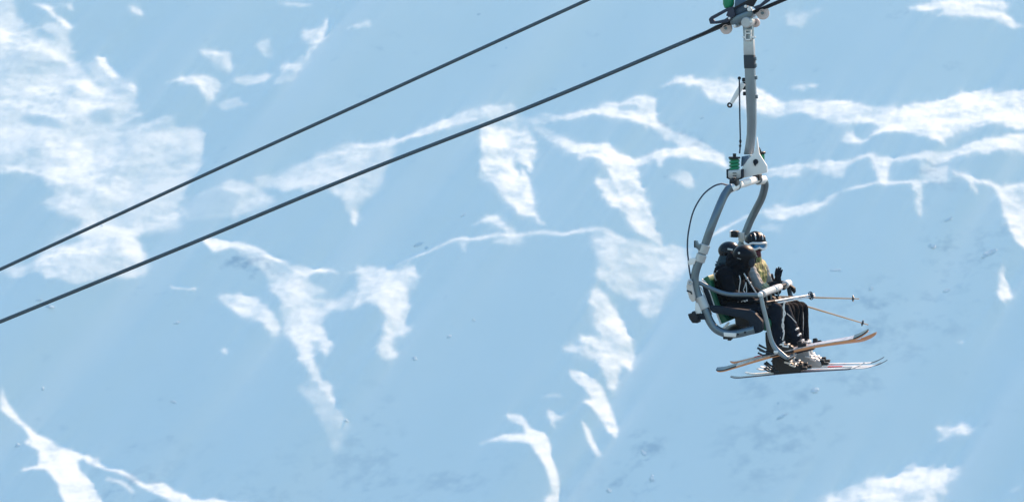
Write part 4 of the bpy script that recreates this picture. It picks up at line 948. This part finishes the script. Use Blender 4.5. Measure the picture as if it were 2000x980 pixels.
# ------------------------------------------------------------------ poles
def pole(label,a,b,la,lb,m,r=.008,white=.0):
    p0=P(*a,la);p1=P(*b,lb); d=(p1-p0).normalized(); LN=(p1-p0).length
    root=thing('ski_pole',label,'ski pole',p0,'ski poles held across the riders laps')
    bm=NB_(); tube(bm,[p0,p0+d*LN*.5,p1],[r,r,r*.6],10); obj('shaft',bm,M[m],root)
    bm=NB_(); tube(bm,[p0-d*.02,p0,p0+d*.06,p0+d*.14],[.012,.017,.013,.015],12,3); gr=obj('grip',bm,M['black'],root)
    u=(Z-d*Z.dot(d)).normalized(); w=d.cross(u)
    bm=NB_(); tube(bm,[p0,p0-u*.05+d*.02-w*.02,p0-u*.10+d*.07-w*.03,p0-u*.07+d*.12-w*.02,p0-u*.005+d*.03],.006,8,4,sy=.4); obj('strap',bm,M['lightsteel'],gr)
    c=p1-d*.07
    bm=NB_(); cyl(bm,c-d*.012,c+d*.012,.011,10)
    for k in range(4):
        a_=k*math.pi/2+.4; e=u*math.cos(a_)+w*math.sin(a_); tube(bm,[c,c+e*.035-d*.004],[.010,.008],6)
    ring(bm,c,d,.034,.005,20,6); obj('basket',bm,M['skidarktip'],root)
    bm=NB_(); tube(bm,[p1-d*.05,p1],[.006,.003],8); obj('tip',bm,M['steel'],root)
pole("upper of the two silver white ski poles across the nearest rider's knees",(1497,590.5),(1591,574),.02,.75,'polewhite',.0105)
pole("lower of the two silver white ski poles across the nearest rider's knees",(1500,595),(1592,577.5),.05,.75,'polewhite',.0105)
pole('thin orange ski pole pointing level to the right',(1484,578),(1678,583.2),1.02,1.02,'poleorange',.010)
pole('thin orange ski pole sloping down to the right',(1505,577),(1696,634),1.36,1.36,'poleorange',.010)

# ------------------------------------------------------------------ the air
so=bpy.data.objects['snow_slope']; bb=[Vector(c) for c in so.bound_box]
lo_=Vector((min(c.x for c in bb)-2,min(c.y for c in bb)-2,min(c.z for c in bb)-1)); hi_=Vector((max(c.x for c in bb)+2,max(c.y for c in bb)+2,max(max(c.z for c in bb),25)+3))
print('HAZE',lo_,hi_)
if HAZE>0:
    bm=NB_(); box(bm,(lo_+hi_)/2,((1,0,0),(0,1,0),(0,0,1)),hi_-lo_)
    hm=bpy.data.materials.new('mountain_air'); hm.use_nodes=True; hn=hm.node_tree
    for n_ in list(hn.nodes):
        if n_.type!='OUTPUT_MATERIAL': hn.nodes.remove(n_)
    pv=hn.nodes.new('ShaderNodeVolumePrincipled'); pv.inputs['Color'].default_value=HAZE_COL; pv.inputs['Density'].default_value=HAZE; pv.inputs['Anisotropy'].default_value=0.
    hn.links.new(pv.outputs['Volume'],[n_ for n_ in hn.nodes if n_.type=='OUTPUT_MATERIAL'][0].inputs['Volume'])
    hz=obj('haze',bm,hm,loc=(lo_+hi_)/2,angle=1); tag(hz,kind='stuff',label='pale blue mountain air between the chairlift and the far slope',cat='haze')
# ------------------------------------------------------------------ light, sky, camera
w=bpy.data.worlds.new('World'); sc.world=w; w.use_nodes=True; nt=w.node_tree
sky=nt.nodes.new('ShaderNodeTexSky'); sky.sky_type='NISHITA'; sky.sun_disc=False; sky.sun_elevation=SEL; sky.sun_rotation=SAZ
sky.altitude=SKY_ALT; sky.air_density=SKY_AIR; sky.dust_density=SKY_DUST; sky.ozone_density=SKY_OZ
nt.links.new(sky.outputs['Color'],nt.nodes['Background'].inputs['Color']); nt.nodes['Background'].inputs['Strength'].default_value=SKY_STR
ld=bpy.data.lights.new('sun','SUN'); ld.energy=SUN_STR; ld.angle=math.radians(.5); ld.color=SUN_COL
lo=bpy.data.objects.new('sun',ld); COL.objects.link(lo); lo.rotation_euler=Vector(S).to_track_quat('Z','Y').to_euler(); lo.location=(40,40,60)
cd=bpy.data.cameras.new('camera'); cd.sensor_width=36; cd.lens=F/2000*36; cd.clip_start=.5; cd.clip_end=12000
cd.dof.use_dof=True; cd.dof.focus_distance=44.6; cd.dof.aperture_fstop=6.3
co=bpy.data.objects.new('camera',cd); COL.objects.link(co); co.rotation_euler=(math.pi/2+PITCH,0,0); sc.camera=co
vs=sc.view_settings; vs.view_transform='Standard'; vs.look='None'; vs.gamma=1; vs.use_curve_mapping=False; vs.exposure=EXPOSURE
sc.cycles.max_bounces=6; sc.cycles.diffuse_bounces=3
